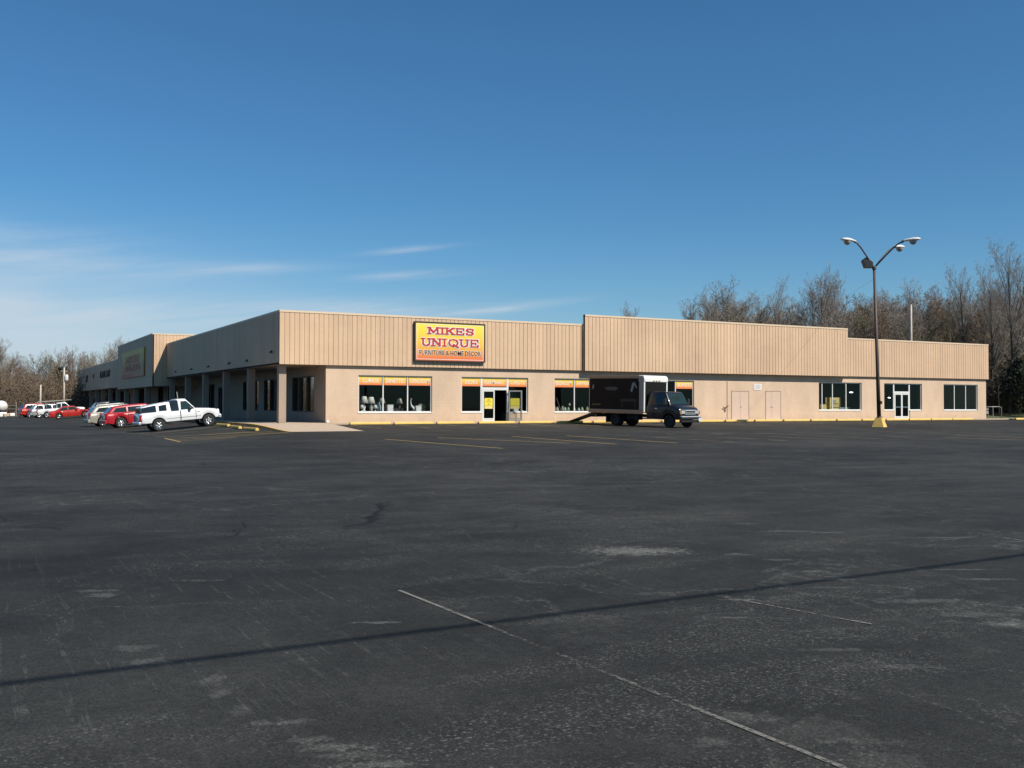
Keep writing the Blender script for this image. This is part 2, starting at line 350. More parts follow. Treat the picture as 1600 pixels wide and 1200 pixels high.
# ------------------------------------------------------------------ ground
def asphalt_mat():
    m, nt, b = new_mat('old_asphalt'); N = nt.nodes
    tc = N.new('ShaderNodeTexCoord'); P = tc.outputs['Object']
    def noise(scale, detail=5, rough=.6, vec=None, dist=0):
        n = N.new('ShaderNodeTexNoise'); n.inputs['Scale'].default_value = scale; n.inputs['Detail'].default_value = detail; n.inputs['Roughness'].default_value = rough; n.inputs['Distortion'].default_value = dist
        lnk(nt, vec or P, n.inputs['Vector']); return n.outputs['Fac']
    def mr(v, a, b2, c=0, d=1, smooth=False):
        n = N.new('ShaderNodeMapRange'); n.inputs['From Min'].default_value = a; n.inputs['From Max'].default_value = b2; n.inputs['To Min'].default_value = c; n.inputs['To Max'].default_value = d
        if smooth: n.interpolation_type = 'SMOOTHSTEP'
        lnk(nt, v, n.inputs[0]); return n.outputs[0]
    def math_(op, a, b2):
        n = N.new('ShaderNodeMath'); n.operation = op
        for i, x in enumerate((a, b2)):
            if isinstance(x, (int, float)): n.inputs[i].default_value = x
            else: lnk(nt, x, n.inputs[i])
        return n.outputs[0]
    def mapping(rot, sc):
        n = N.new('ShaderNodeMapping'); n.inputs['Rotation'].default_value = (0, 0, rot); n.inputs['Scale'].default_value = sc; lnk(nt, P, n.inputs[0]); return n.outputs[0]
    big = mr(noise(.09, 6, .6), .33, .67, .0155, .031)
    mid = mr(noise(.8, 6, .65), .3, .7, .62, 1.4)
    fine = math_('MULTIPLY', mr(noise(55, 3, .7), .3, .7, .5, 1.55), mr(noise(16, 4, .7), .3, .7, .75, 1.25))
    val = math_('MULTIPLY', math_('MULTIPLY', big, mid), fine)
    # pale stone speckles where the sealer has worn off
    wear = mr(noise(.22, 6, .62, dist=.6), .50, .64, 0, 1, True)
    wear2 = mr(noise(.6, 5, .6, mapping(R_(12), (.35, 1.5, 1)), .8), .51, .62, 0, 1, True)
    spk = mr(noise(42, 3, .8), .55, .66)
    spk2 = mr(noise(20, 3, .8), .66, .70)
    val = math_('ADD', val, math_('MULTIPLY', math_('MULTIPLY', spk, math_('MAXIMUM', wear, wear2)), .095))
    val = math_('ADD', val, math_('MULTIPLY', math_('MULTIPLY', math_('ADD', wear, .0), mr(noise(7, 4, .7), .45, .7)), .012))
    val = math_('ADD', val, math_('MULTIPLY', spk2, .03))
    # tyre scuffs and drag marks
    for rot, sc, th0, amp in ((R_(2), (26, 1.1, 1), .60, .030), (R_(-7), (15, .7, 1), .62, .022), (R_(-4), (.8, 9, 1), .65, .018)):
        q = mr(noise(1, 4, .55, mapping(rot, sc), .5), th0, th0 + .06, 0, 1, True)
        q = math_('MULTIPLY', q, mr(noise(9, 3, .7), .40, .64)); q = math_('MULTIPLY', q, mr(noise(.13, 3, .5), .44, .58, .12, 1))
        val = math_('ADD', val, math_('MULTIPLY', math_('MULTIPLY', q, math_('ADD', math_('MULTIPLY', spk, .75), .25)), amp * 3.4))
    for (nsc, w_, msc, a_) in ((.42, .006, .16, .075), (.9, .007, .3, .05)):
        mv = N.new('ShaderNodeVectorMath'); mv.operation = 'ADD'; lnk(nt, P, mv.inputs[0]); mv.inputs[1].default_value = (3.7 * nsc, 11.3, 0)
        nb = noise(nsc, 4, .55, mv.outputs[0], .3); ab = math_('ABSOLUTE', math_('SUBTRACT', nb, .5), 0)
        tl = math_('MULTIPLY', mr(ab, w_ * 2.2, w_ * .3), mr(noise(msc, 3, .5), .50, .58))
        tl = math_('MULTIPLY', tl, mr(noise(30, 3, .8), .47, .62))
        val = math_('ADD', val, math_('MULTIPLY', tl, a_))
    vp = N.new('ShaderNodeTexVoronoi'); vp.inputs['Scale'].default_value = 1.3; lnk(nt, P, vp.inputs['Vector'])
    val = math_('ADD', val, math_('MULTIPLY', math_('MULTIPLY', mr(vp.outputs['Distance'], .016, .010), mr(noise(.6, 3), .5, .55)), .35))
    # cracks
    dn = N.new('ShaderNodeTexNoise'); dn.inputs['Scale'].default_value = .7; dn.inputs['Detail'].default_value = 6; lnk(nt, P, dn.inputs['Vector'])
    vm = N.new('ShaderNodeVectorMath'); vm.operation = 'MULTIPLY_ADD'; lnk(nt, dn.outputs['Color'], vm.inputs[0]); vm.inputs[1].default_value = (1.6, 1.6, 0); lnk(nt, P, vm.inputs[2])
    vo = N.new('ShaderNodeTexVoronoi'); vo.feature = 'DISTANCE_TO_EDGE'; vo.inputs['Scale'].default_value = .16; lnk(nt, vm.outputs[0], vo.inputs['Vector'])
    crack = math_('MULTIPLY', mr(vo.outputs[0], .0028, .0008), mr(noise(.15, 3), .46, .54))
    val = math_('MULTIPLY', val, math_('SUBTRACT', 1, math_('MULTIPLY', crack, .75)))
    cedge = math_('MULTIPLY', mr(vo.outputs[0], .010, .002), mr(noise(.25, 4), .5, .62))
    val = math_('ADD', val, math_('MULTIPLY', math_('MULTIPLY', cedge, spk), .09))
    # dusty pale spot and white chalky trail
    BN = noise(11, 7, .8); GN = mr(noise(48, 3, .8), .42, .62)
    def blob(cx, cy, ax, ay, rot):
        n = N.new('ShaderNodeMapping'); n.vector_type = 'TEXTURE'; n.inputs['Location'].default_value = (cx, cy, 0); n.inputs['Rotation'].default_value = (0, 0, rot); n.inputs['Scale'].default_value = (ax, ay, 1000); lnk(nt, P, n.inputs[0])
        l = N.new('ShaderNodeVectorMath'); l.operation = 'LENGTH'; lnk(nt, n.outputs[0], l.inputs[0])
        d = math_('ADD', l.outputs['Value'], math_('MULTIPLY', math_('SUBTRACT', BN, .5), 4.2))
        return mr(d, 1.0, .30, 0, 1, True)
    def spot(cx, cy, ax, ay, rot, amp, grain):
        s = math_('MULTIPLY', blob(cx, cy, ax, ay, rot), math_('ADD', math_('MULTIPLY', GN, .8), .2))
        return math_('MULTIPLY', s, amp)
    for sp in SPOTS: val = math_('ADD', val, spot(*sp))
    cb = N.new('ShaderNodeCombineColor')
    lnk(nt, math_('MULTIPLY', val, .88), cb.inputs[0]); lnk(nt, math_('MULTIPLY', val, .89), cb.inputs[1]); lnk(nt, math_('MULTIPLY', val, .82), cb.inputs[2])
    lnk(nt, cb.outputs[0], b.inputs['Base Color'])
    b.inputs['Roughness'].default_value = .80; b.inputs['Specular IOR Level'].default_value = .22
    bp = N.new('ShaderNodeBump'); bp.inputs['Strength'].default_value = .9; bp.inputs['Distance'].default_value = .008
    lnk(nt, noise(70, 3, .7), bp.inputs['Height']); lnk(nt, bp.outputs['Normal'], b.inputs['Normal'])
    return m
SPOTS = [(-9.75, -49.6, 0.66, 0.4, -0.49, 0.17, 40), (-15.31, -51.69, 0.19, 0.11, -0.45, 0.058, 45), (-15.28, -52.13, 0.17, 0.11, -0.45, 0.063, 45), (-15.02, -52.72, 0.1, 0.15, -0.45, 0.054, 45), (-15.03, -53.02, 0.07, 0.13, -0.45, 0.058, 45), (-15.02, -53.42, 0.07, 0.13, -0.45, 0.041, 45), (-14.95, -53.68, 0.17, 0.06, -0.45, 0.054, 45), (-14.83, -53.72, 0.14, 0.06, -0.45, 0.054, 45), (-14.84, -54.02, 0.14, 0.06, -0.45, 0.063, 45), (-14.8, -54.17, 0.24, 0.08, -0.45, 0.072, 45), (-14.74, -54.32, 0.19, 0.08, -0.45, 0.058, 45), (-14.68, -54.5, 0.24, 0.06, -0.45, 0.068, 45), (-14.67, -54.24, 0.12, 0.05, -0.45, 0.045, 45), (-15.27, -49.61, 0.16, 0.13, -0.45, 0.09, 45), (-15.29, -49.37, 0.22, 0.07, -0.45, 0.072, 45), (-13.6, -51.72, 0.21, 0.05, -0.45, 0.108, 45), (-7.0, -49.07, 0.38, 0.1, -0.5, 0.084, 45), (-6.67, -49.4, 0.26, 0.06, -0.5, 0.084, 45), (-6.91, -48.17, 0.22, 0.05, -0.5, 0.078, 45), (-8.93, -50.3, 0.22, 0.06, -0.5, 0.084, 45), (-8.8, -50.83, 0.21, 0.07, -0.5, 0.09, 45), (-9.06, -51.52, 0.22, 0.07, -0.5, 0.078, 45), (-9.15, -51.97, 0.3, 0.06, -0.5, 0.09, 45), (-7.61, -52.16, 0.38, 0.05, -0.5, 0.078, 45), (-7.93, -52.61, 0.38, 0.06, -0.5, 0.072, 45), (-10.66, -52.28, 0.19, 0.03, -0.5, 0.12, 45), (-11.18, -52.81, 0.22, 0.04, -0.5, 0.09, 45), (-9.53, -52.25, 0.26, 0.05, -0.5, 0.06, 45), (-9.31, -53.09, 0.6, 0.1, -0.5, 0.06, 45), (-9.39, -53.63, 0.38, 0.12, -0.5, 0.06, 45), (-9.44, -53.99, 0.3, 0.2, -0.5, 0.072, 45), (-12.75, -54.74, 0.22, 0.13, -0.5, 0.06, 45), (-12.55, -55.08, 0.3, 0.25, -0.5, 0.03, 45), (-13.15, -54.97, 0.14, 0.08, -0.5, 0.048, 45), (-12.5, -55.32, 0.22, 0.06, -0.5, 0.036, 45), (-5.75, -50.48, 0.68, 0.06, -0.5, 0.072, 45), (-5.25, -51.15, 0.45, 0.03, -0.5, 0.12, 45), (-11.25, -53.91, 0.38, 0.05, -0.5, 0.054, 45), (-11.23, -54.42, 0.3, 0.05, -0.5, 0.048, 45), (-6.02, -41.46, 0.9, 0.1, -0.5, 0.084, 45), (-4.6, -42.19, 0.6, 0.08, -0.5, 0.06, 45), (-3.87, -41.73, 1.95, 0.16, -0.5, 0.03, 45), (3.78, -40.33, 2.25, 0.2, -0.5, 0.03, 45), (-14.41, -49.26, 0.3, 0.06, -0.45, 0.06, 45), (-12.63, -55.55, 0.22, 0.2, -0.5, 0.03, 45), (-14.03, -45.37, 0.38, 0.1, -0.45, 0.036, 45), (-12.27, -52.35, 0.6, 0.4, -0.5, 0.021, 45), (-12.48, -52.94, 0.45, 0.3, -0.5, 0.018, 45)]
#@SPOTS
M['asphalt'] = asphalt_mat()

def lines(a, b, step0, grow):
    v = []; x = a
    while x < b: v.append(x); x += max(step0, grow * 1)
    return v + [b]
xs = [-900, -500, -260, -140, -90, -60, -45, -36, -30, -26, -22, -19, -16, -14, -12] + [-11 + .5 * i for i in range(0, 21)] + [0, 2, 5, 10, 20, 35, 55, 80, 120, 180, 300, 500, 900]
ys = [-400, -200, -120, -90, -75] + [-66 + 3 * i for i in range(0, 16)] + [-19 + 1.0 * i for i in range(0, 20)] + [1, 3, 6, 12, 25, 50, 90, 130, 200, 350, 600, 1000]
g = MB(); nx = len(xs)
for y in ys:
    for x in xs: g.v.append((x, y, gz(x, y)))
for j in range(len(ys) - 1):
    for i in range(nx - 1): g.f.append((j * nx + i, j * nx + i + 1, (j + 1) * nx + i + 1, (j + 1) * nx + i))
ground = tag(obj('parking_lot', g, M['asphalt'], smooth=True), kind='structure')

# rough grass beyond the lot
def strip(pts, dz, n=1):
    mb = MB()
    mb.add([(x, y, gz(x, y) + dz + (z if z else 0)) for (x, y, z) in pts], [tuple(range(len(pts)))])
    return mb
def grid_patch(name, corners, nu, nv, hfun, m):
    A, B, C, D = [Vector((*c, 0)) for c in corners]; mb = MB()
    for j in range(nv + 1):
        for i in range(nu + 1):
            u, v = i / nu, j / nv
            p = (A * (1 - u) + B * u) * (1 - v) + (D * (1 - u) + C * u) * v
            mb.v.append((p.x, p.y, hfun(p.x, p.y, u, v)))
    for j in range(nv):
        for i in range(nu): mb.f.append((j * (nu + 1) + i, j * (nu + 1) + i + 1, (j + 1) * (nu + 1) + i + 1, (j + 1) * (nu + 1) + i))
    return tag(obj(name, mb, m, smooth=True), kind='structure')
rr = random.Random(3)
grid_patch('grass_bank', [(66.3, 1.5), (220, 1.5), (220, 150), (66.3, 150)], 60, 40, lambda x, y, u, v: gz(x, y) + .02 + min(1.6, v * 7) * (.75 + .5 * rr.random()) * min(1, u * 30 + .2), M['grass'])
grid_patch('gravel_strip', [(66.3, -1.4), (220, -1.4), (220, 1.5), (66.3, 1.5)], 40, 3, lambda x, y, u, v: gz(x, y) + .015 + .05 * rr.random(), M['gravel'])
grid_patch('grass_verge', [(-120, 122), (40, 122), (120, 330), (-160, 330)], 40, 20, lambda x, y, u, v: gz(x, y) + .05 + .25 * rr.random() + v * 1.2, M['grass'])
grid_patch('gravel_shoulder', [(-60, 112), (-8, 112), (-8, 122), (-60, 122)], 20, 3, lambda x, y, u, v: gz(x, y) + .02 + .05 * rr.random(), M['gravel'])

# painted markings: worn sheets 4 mm above the asphalt
def worn_paint(name, col, keep, scale=6):
    col = tuple(c * KA for c in col)
    m, nt, b = new_mat(name); N = nt.nodes; b.inputs['Base Color'].default_value = (*col, 1); b.inputs['Roughness'].default_value = .85
    tc = N.new('ShaderNodeTexCoord'); no = N.new('ShaderNodeTexNoise'); no.inputs['Scale'].default_value = scale; no.inputs['Detail'].default_value = 8; no.inputs['Roughness'].default_value = .8
    lnk(nt, tc.outputs['Object'], no.inputs['Vector'])
    n2 = N.new('ShaderNodeTexNoise'); n2.inputs['Scale'].default_value = .6; n2.inputs['Detail'].default_value = 3; lnk(nt, tc.outputs['Object'], n2.inputs['Vector'])
    ad = N.new('ShaderNodeMath'); ad.operation = 'MULTIPLY_ADD'; lnk(nt, n2.outputs['Fac'], ad.inputs[0]); ad.inputs[1].default_value = .8; lnk(nt, no.outputs['Fac'], ad.inputs[2])
    mr = N.new('ShaderNodeMapRange'); mr.inputs['From Min'].default_value = .9 - keep * .35 - .05; mr.inputs['From Max'].default_value = .9 - keep * .35 + .08; lnk(nt, ad.outputs[0], mr.inputs[0])
    ml = N.new('ShaderNodeMath'); ml.operation = 'MULTIPLY'; ml.inputs[1].default_value = .9; lnk(nt, mr.outputs[0], ml.inputs[0])
    lnk(nt, ml.outputs[0], b.inputs['Alpha'])
    return m
M['line_y'] = worn_paint('faded_yellow_line', (.50, .36, .13), .75)
M['line_yf'] = worn_paint('very_faded_line', (.36, .28, .14), .15)
M['line_w'] = worn_paint('worn_white_line', (.20, .19, .17), .14, 30)
M['line_wf'] = worn_paint('worn_faint_line', (.30, .28, .25), .0, 20)
def marking(segs, w, m):
    mb = MB()
    for (a, b) in segs:
        a = Vector((*a, 0)); b = Vector((*b, 0)); n = max(1, int((b - a).length / .7)); d = (b - a).normalized(); s = Vector((-d.y, d.x, 0)) * w / 2
        base = len(mb.v)
        for i in range(n + 1):
            p = a + (b - a) * i / n
            for q in (p + s, p - s): mb.v.append((q.x, q.y, gz(q.x, q.y) + .005 + .006 * min(1, (p - CAM.xy.to_3d()).length / 40)))
        for i in range(n): mb.f.append((base + 2 * i, base + 2 * i + 1, base + 2 * i + 3, base + 2 * i + 2))
    return tag(obj('parking_lines', mb, m), kind='structure')
S0 = [6.86 + 2.92 * k for k in range(-1, 19)]
marking([((x, -1.2), (x, -6.3)) for x in S0], .11, M['line_yf'])
marking([((.27 + 2.9 * k, -27.6 + .0 * k), (-.6 + 2.9 * k, -18.6)) for k in (0,)] + [((4.73, -24.9), (2.2, -17.8))] + [((3 + 2.95 * k, -26.3), (3 + 2.95 * k, -17.8)) for k in range(1, 3)], .11, M['line_y'])
marking([((3 + 2.95 * k, -26.3), (3 + 2.95 * k, -17.8)) for k in range(3, 22) if k not in (8,)], .10, M['line_yf'])
marking([((24.9, -26.3), (25.6, -29.9)), ((28.5, -24.0), (29.4, -29.0))], .10, M['line_y'])
marking([((-8.1, -13.6), (-7.9, -8.6)), ((-7.7, -8.6), (-2.3, -9.9)), ((-5.9, -6.5), (-2.7, -8.6)), ((-7.9, -10.6), (-2.2, -10.3)), ((-8.0, -12.4), (-5.2, -11.4)), ((-7.9, -5.6), (-3.2, -7.6))], .11, M['line_y'])
marking([((-8.2, y), (-3.4, y)) for y in (-2.6, .2, 3.6, 6.6, 9.4, 12.2, 15.0, 18, 22, 26, 30, 34, 38, 42, 46, 50, 54)], .11, M['line_yf'])
marking([((-12.98, -50.6), (-12.80, -58.0))], .034, M['line_w'])
marking([((-10.7, -52.1), (-10.42, -53.5)), ((-5.2, -50.5), (-5.3, -52.6))], .022, M['line_wf'])

# concrete: side walk, apron, front strip
mb = MB(); mb.box(-1.95, 2.9, .22, 107.5, -.5, 0.0)
tag(obj('sidewalk', mb, M['concrete']), kind='structure')
mb = MB()
nn = 8
for j in range(nn + 1):
    v = j / nn
    y = .22 - v * 9.6
    for u in (0, 1):
        x = (-1.95 - .15 * v) * (1 - u) + (2.6 - .75 * v) * u
        s = v * v * (3 - 2 * v)
        zg = gz(x, y) + .012
        mb.v.append((x, y, 0.0 * (1 - s) + zg * s))
for j in range(nn): mb.f.append((2 * j, 2 * j + 1, 2 * j + 3, 2 * j + 2))
b0 = len(mb.v)
for i in range(2 * (nn + 1)):
    x, y, z = mb.v[i]; mb.v.append((x, y, z - .6))
for j in range(nn):
    mb.f.append((2 * j, 2 * j + 2, b0 + 2 * j + 2, b0 + 2 * j)); mb.f.append((2 * j + 1, 2 * j + 3, b0 + 2 * j + 3, b0 + 2 * j + 1))
apron = tag(obj('concrete_ramp', mb, M['concrete']), kind='structure')
mb = MB()
for j in range(nn):
    v0, v1 = j / nn, (j + 1) / nn
    P = []
    for v in (v0, v1):
        y = .22 - v * 9.6; s = v * v * (3 - 2 * v); x = -1.95 - .15 * v; z = (gz(x, y) + .012) * s
        P += [(x - .03, y, z + .012), (x + .10, y, z + .012), (x - .03, y, gz(x, y) - .05)]
    mb.quad(P[0], P[1], P[4], P[3]); mb.quad(P[0], P[3], P[5], P[2])
mb.box(-1.99, -1.83, .22, 30, -.5, .012)
tag(obj('kerb', mb, M['kerb_y']), kind='structure')
mb = MB(); mb.box(2.62, 66, -.62, .22, -.4, -.005)
tag(obj('front_walk', mb, M['concrete']), kind='structure')

# ------------------------------------------------------------------ building
B = empty('shopping_building', (0, 0, 0), 0, 'long single storey tan shopping building with ribbed metal fascia and shop windows', 'building')
WY = .19; WX = 2.9; ZB = 3.5
def wall_open(mb, u0, u1, z0, z1, ops, P, depth):
    """wall rectangle with openings; P(u, w, z) maps to 3D, w is depth into the building"""
    us = sorted({u0, u1} | {o[0] for o in ops} | {o[1] for o in ops}); zs = sorted({z0, z1} | {o[2] for o in ops} | {o[3] for o in ops})
    for i in range(len(us) - 1):
        for j in range(len(zs) - 1):
            uc, zc = (us[i] + us[i + 1]) / 2, (zs[j] + zs[j + 1]) / 2
            if any(o[0] < uc < o[1] and o[2] < zc < o[3] for o in ops): continue
            for w in (0, depth): mb.quad(P(us[i], w, zs[j]), P(us[i + 1], w, zs[j]), P(us[i + 1], w, zs[j + 1]), P(us[i], w, zs[j + 1]))
    def opn(i, j):
        if not (0 <= i < len(us) - 1 and 0 <= j < len(zs) - 1): return False
        uc, zc = (us[i] + us[i + 1]) / 2, (zs[j] + zs[j + 1]) / 2
        return any(o[0] < uc < o[1] and o[2] < zc < o[3] for o in ops)
    for i in range(len(us) - 1):
        for j in range(len(zs) - 1):
            if not opn(i, j): continue
            a, b, c, d = us[i], us[i + 1], zs[j], zs[j + 1]
            if not opn(i - 1, j): mb.quad(P(a, 0, c), P(a, depth, c), P(a, depth, d), P(a, 0, d))
            if not opn(i + 1, j): mb.quad(P(b, 0, c), P(b, depth, c), P(b, depth, d), P(b, 0, d))
            if not opn(i, j + 1): mb.quad(P(a, 0, d), P(b, 0, d), P(b, depth, d), P(a, depth, d))
            if not opn(i, j - 1): mb.quad(P(a, 0, c), P(b, 0, c), P(b, depth, c), P(a, depth, c))
PF = lambda u, w, z: (u, WY + w, z)
PL = lambda u, w, z: (WX + w, u, z)
SILL, HEAD = .63, 2.93; SIL2, HED2 = .74, 2.99
front_win = [(4.98, 9.93, SILL, HEAD), (19.03, 23.98, SILL, HEAD), (26.09, 31.04, SILL, HEAD), (43.61, 48.4, SIL2, HED2), (58.39, 62.87, SIL2, HED2)]
front_door = [(12.01, 13.5, SILL, HEAD), (13.5, 15.44, .02, HEAD), (15.44, 16.97, SILL, HEAD), (51.03, 52.28, SIL2, HED2), (52.28, 54.16, .02, HED2), (54.16, 55.63, SIL2, HED2)]
mb = MB()
wall_open(mb, WX, 64.0, -.3, ZB + .25, front_win + front_door, PF, .2)
obj('wall', mb, M['wall'], B)
mb = MB()
left_win = [(2.5, 7.35, SILL, HEAD), (9.6, 14.55, SILL, HEAD), (15.9, 20.85, SILL, HEAD), (27.8, 29.6, .02, 2.6), (31, 35.95, SILL, HEAD), (49, 53.95, SILL, 3.1), (57.0, 60.3, .02, 3.1), (65.4, 78.6, .40, 3.1), (82, 84, .02, 2.6), (88, 92.95, SILL, 2.9), (97, 101.95, SILL, 2.9)]
wall_open(mb, WY + .2, 107.0, -.3, ZB + .25, left_win, PL, .2)
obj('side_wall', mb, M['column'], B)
# right end wall and rear wall
mb = MB()
mb.quad((64.0, WY, -.3), (64.0, 45, -.3), (64.0, 45, 6.4), (64.0, WY, 6.4))
mb.quad((64.0, 45, -.3), (42, 45, -.3), (42, 45, 6.2), (64.0, 45, 6.2)); mb.quad((42, 45, -.3), (42, 107, -.3), (42, 107, 6.2), (42, 45, 6.2)); mb.quad((42, 107, -.3), (WX, 107, -.3), (WX, 107, 6.0), (42, 107, 6.0))
obj('rear_wall', mb, M['wall'], B)

# interior shell
mb = MB()
mb.quad((WX + .25, 7.5, -.02), (63.8, 7.5, -.02), (63.8, 7.5, 3.4), (WX + .25, 7.5, 3.4))
mb.quad((WX + .21, WY + .21, 3.35), (63.8, WY + .21, 3.35), (63.8, 7.5, 3.35), (WX + .21, 7.5, 3.35))
mb.quad((10, 7.5, -.02), (10, 107, -.02), (10, 107, 3.4), (10, 7.5, 3.4)); mb.quad((WX + .21, 7.5, 3.36), (10, 7.5, 3.36), (10, 107, 3.36), (WX + .21, 107, 3.36))
for x in (18.0, 32.5, 41.8): mb.box(x, x + .1, WY + .22, 7.5, 0, 3.34)
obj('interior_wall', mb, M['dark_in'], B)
mb = MB()
mb.quad((WX + .2, WY + .05, -.015), (63.9, WY + .05, -.015), (63.9, 7.5, -.015), (WX + .2, 7.5, -.015)); mb.quad((WX + .05, 7.5, -.016), (10, 7.5, -.016), (10, 107, -.016), (WX + .05, 107, -.016))
for (a, b, c, d) in front_win[:3]: mb.box(a - .1, b + .1, WY + .24, WY + 1.3, 0, c - .04)
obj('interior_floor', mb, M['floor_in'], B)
# flat roofs
mb = MB()
mb.quad((0.1, .1, 6.25), (64, .1, 6.25), (64, 45, 6.0), (.1, 45, 6.0)); mb.quad((.1, 45, 6.0), (42, 45, 6.0), (42, 107, 5.6), (.1, 107, 5.6))
obj('roof', mb, M['roof'], B)
# soffits
mb = MB()
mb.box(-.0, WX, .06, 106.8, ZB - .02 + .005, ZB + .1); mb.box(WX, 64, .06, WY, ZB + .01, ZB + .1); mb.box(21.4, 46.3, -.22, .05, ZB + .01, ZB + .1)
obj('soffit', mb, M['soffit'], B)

def ribbed(mb, a, b, z0, z1, pitch=.30, gw=.035, gd=.03):
    """ribbed panel from plan point a to b; outside is to the right of a->b; closed behind"""
    a = Vector((*a, 0)); b = Vector((*b, 0)); d = (b - a); L = d.length; d.normalize(); n = Vector((d.y, -d.x, 0))
    prof = [(0, 0)]; x = pitch - gw / 2
    while x + gw < L - .05:
        prof += [(x, 0), (x + gw * .25, -gd), (x + gw * .75, -gd), (x + gw, 0)]; x += pitch
    prof.append((L, 0))
    base = len(mb.v)
    for (s, h) in prof:
        p = a + d * s + n * h
        mb.v.append((p.x, p.y, z0)); mb.v.append((p.x, p.y, z1))
    for i in range(len(prof) - 1): mb.f.append((base + 2 * i, base + 2 * i + 2, base + 2 * i + 3, base + 2 * i + 1))
    # back and edges
    p0 = a - n * .12; p1 = b - n * .12
    mb.quad((p0.x, p0.y, z0), (p1.x, p1.y, z0), (p1.x, p1.y, z1), (p0.x, p0.y, z1))
    mb.quad((a.x, a.y, z0), (p0.x, p0.y, z0), (p0.x, p0.y, z1), (a.x, a.y, z1)); mb.quad((b.x, b.y, z0), (p1.x, p1.y, z0), (p1.x, p1.y, z1), (b.x, b.y, z1))
    mb.quad((a.x, a.y, z0), (b.x, b.y, z0), (p1.x, p1.y, z0), (p0.x, p0.y, z0)); mb.quad((a.x, a.y, z1), (b.x, b.y, z1), (p1.x, p1.y, z1), (p0.x, p0.y, z1))
def coping(mb, a, b, z, h=.11, o=.025):
    a = Vector((*a, 0)); b = Vector((*b, 0)); d = (b - a).normalized(); n = Vector((d.y, -d.x, 0))
    q = [a + n * o, b + n * o, b - n * .2, a - n * .2]
    mb.prism([(p.x, p.y, z - h) for p in q], (0, 0, h + .012))
FL = [((0, 0), (21.2, 0), ZB, 6.70), ((21.2, -.27), (46.35, -.27), ZB - .02, 7.345), ((46.35, 0), (64.12, 0), ZB, 6.607)]
YH = 37.77; XH = -1.25
FLL = [((0, YH - .02), (0, .002), ZB, 6.70), ((XH, 61.5), (XH, YH), 2.78, 7.62), ((XH - .004, 106.9), (XH - .004, 61.52), 3.03, 6.18)]
for k, (a, b, z0, z1) in enumerate(FL + FLL):
    mb = MB(); ribbed(mb, a, b, z0, z1)
    if k == 1: ribbed(mb, (21.2, -.02), (21.2, -.266), z0, z1); ribbed(mb, (46.35, -.266), (46.35, .3), z0, z1)
    if k == 2: ribbed(mb, (64.12, .004), (64.12, .6), z0, z1)
    if k == 4: ribbed(mb, (XH + .004, YH), (7.5, YH), 2.80, 7.62); mb.quad((7.5, YH, 3), (7.5, 61.5, 3), (7.5, 61.5, 7.6), (7.5, YH, 7.6)); mb.quad((7.5, 61.5, 3), (XH, 61.5, 3), (XH, 61.5, 7.6), (7.5, 61.5, 7.6)); mb.quad((XH + .1, YH + .1, 7.4), (7.4, YH + .1, 7.4), (7.4, 61.4, 7.4), (XH + .1, 61.4, 7.4))
    if k == 4: mb.box(XH + .13, 0, YH + .14, 61.3, 2.82, 2.9)
    if k == 5: mb.box(XH + .13, 0, 61.6, 106.8, 3.06, 3.14); mb.quad((XH, 106.9, 3.03), (10, 106.9, 3.03), (10, 106.9, 6.1), (XH, 106.9, 6.1))
    fo = obj('fascia', mb, M['siding'], B)
    mc = MB(); coping(mc, a, b, z1)
    if k == 4: coping(mc, (XH, YH), (7.5, YH), z1 - .004)
    obj('coping', mc, M['coping'], fo)

# columns of the side walkway
for y in (.5, 7.8, 15.0, 22.1, 29.2, 36.6):
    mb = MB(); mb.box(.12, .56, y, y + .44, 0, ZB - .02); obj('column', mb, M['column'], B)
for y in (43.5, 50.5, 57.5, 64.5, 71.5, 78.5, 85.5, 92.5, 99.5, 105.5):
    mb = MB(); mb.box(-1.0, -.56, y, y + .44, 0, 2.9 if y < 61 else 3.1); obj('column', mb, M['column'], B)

def frame_rect(mb, P, a, b, c, d, w0, w1, t, mull=()):
    def bx(u0, u1, z0, z1):
        mb.add([P(u0, w0, z0), P(u1, w0, z0), P(u1, w1, z0), P(u0, w1, z0), P(u0, w0, z1), P(u1, w0, z1), P(u1, w1, z1), P(u0, w1, z1)], [(0, 3, 2, 1), (4, 5, 6, 7), (0, 1, 5, 4), (1, 2, 6, 5), (2, 3, 7, 6), (3, 0, 4, 7)])
    bx(a, a + t, c, d); bx(b - t, b, c, d); bx(a + t, b - t, c, c + t); bx(a + t, b - t, d - t, d)
    for u in mull: bx(u - t * .5, u + t * .5, c + t, d - t)
    return bx
def window(P, a, b, c, d, mull, fm, gm, t=.07, sill=True, w0=.09, md=.07):
    mb = MB(); bx = frame_rect(mb, P, a, b, c, d, w0, w0 + md, t, mull)
    if sill: 
        mb.add([P(a - .04, -.03, c - .05), P(b + .04, -.03, c - .05), P(b + .04, w0 + .02, c - .05), P(a - .04, w0 + .02, c - .05), P(a - .04, -.03, c - .003), P(b + .04, -.03, c - .003), P(b + .04, w0 + .02, c + .004), P(a - .04, w0 + .02, c + .004)], [(0, 3, 2, 1), (4, 5, 6, 7), (0, 1, 5, 4), (1, 2, 6, 5), (2, 3, 7, 6), (3, 0, 4, 7)])
    f = obj('window', mb, fm, B)
    us = [a] + list(mull) + [b]
    for u0, u1 in zip(us[:-1], us[1:]):
        q = MB(); q.quad(P(u0 + t * .4, w0 + md - .035, c + t * .5), P(u1 - t * .4, w0 + md - .035, c + t * .5), P(u1 - t * .4, w0 + md - .035, d - t * .5), P(u0 + t * .4, w0 + md - .035, d - t * .5))
        obj('pane', q, gm, f)
    return f
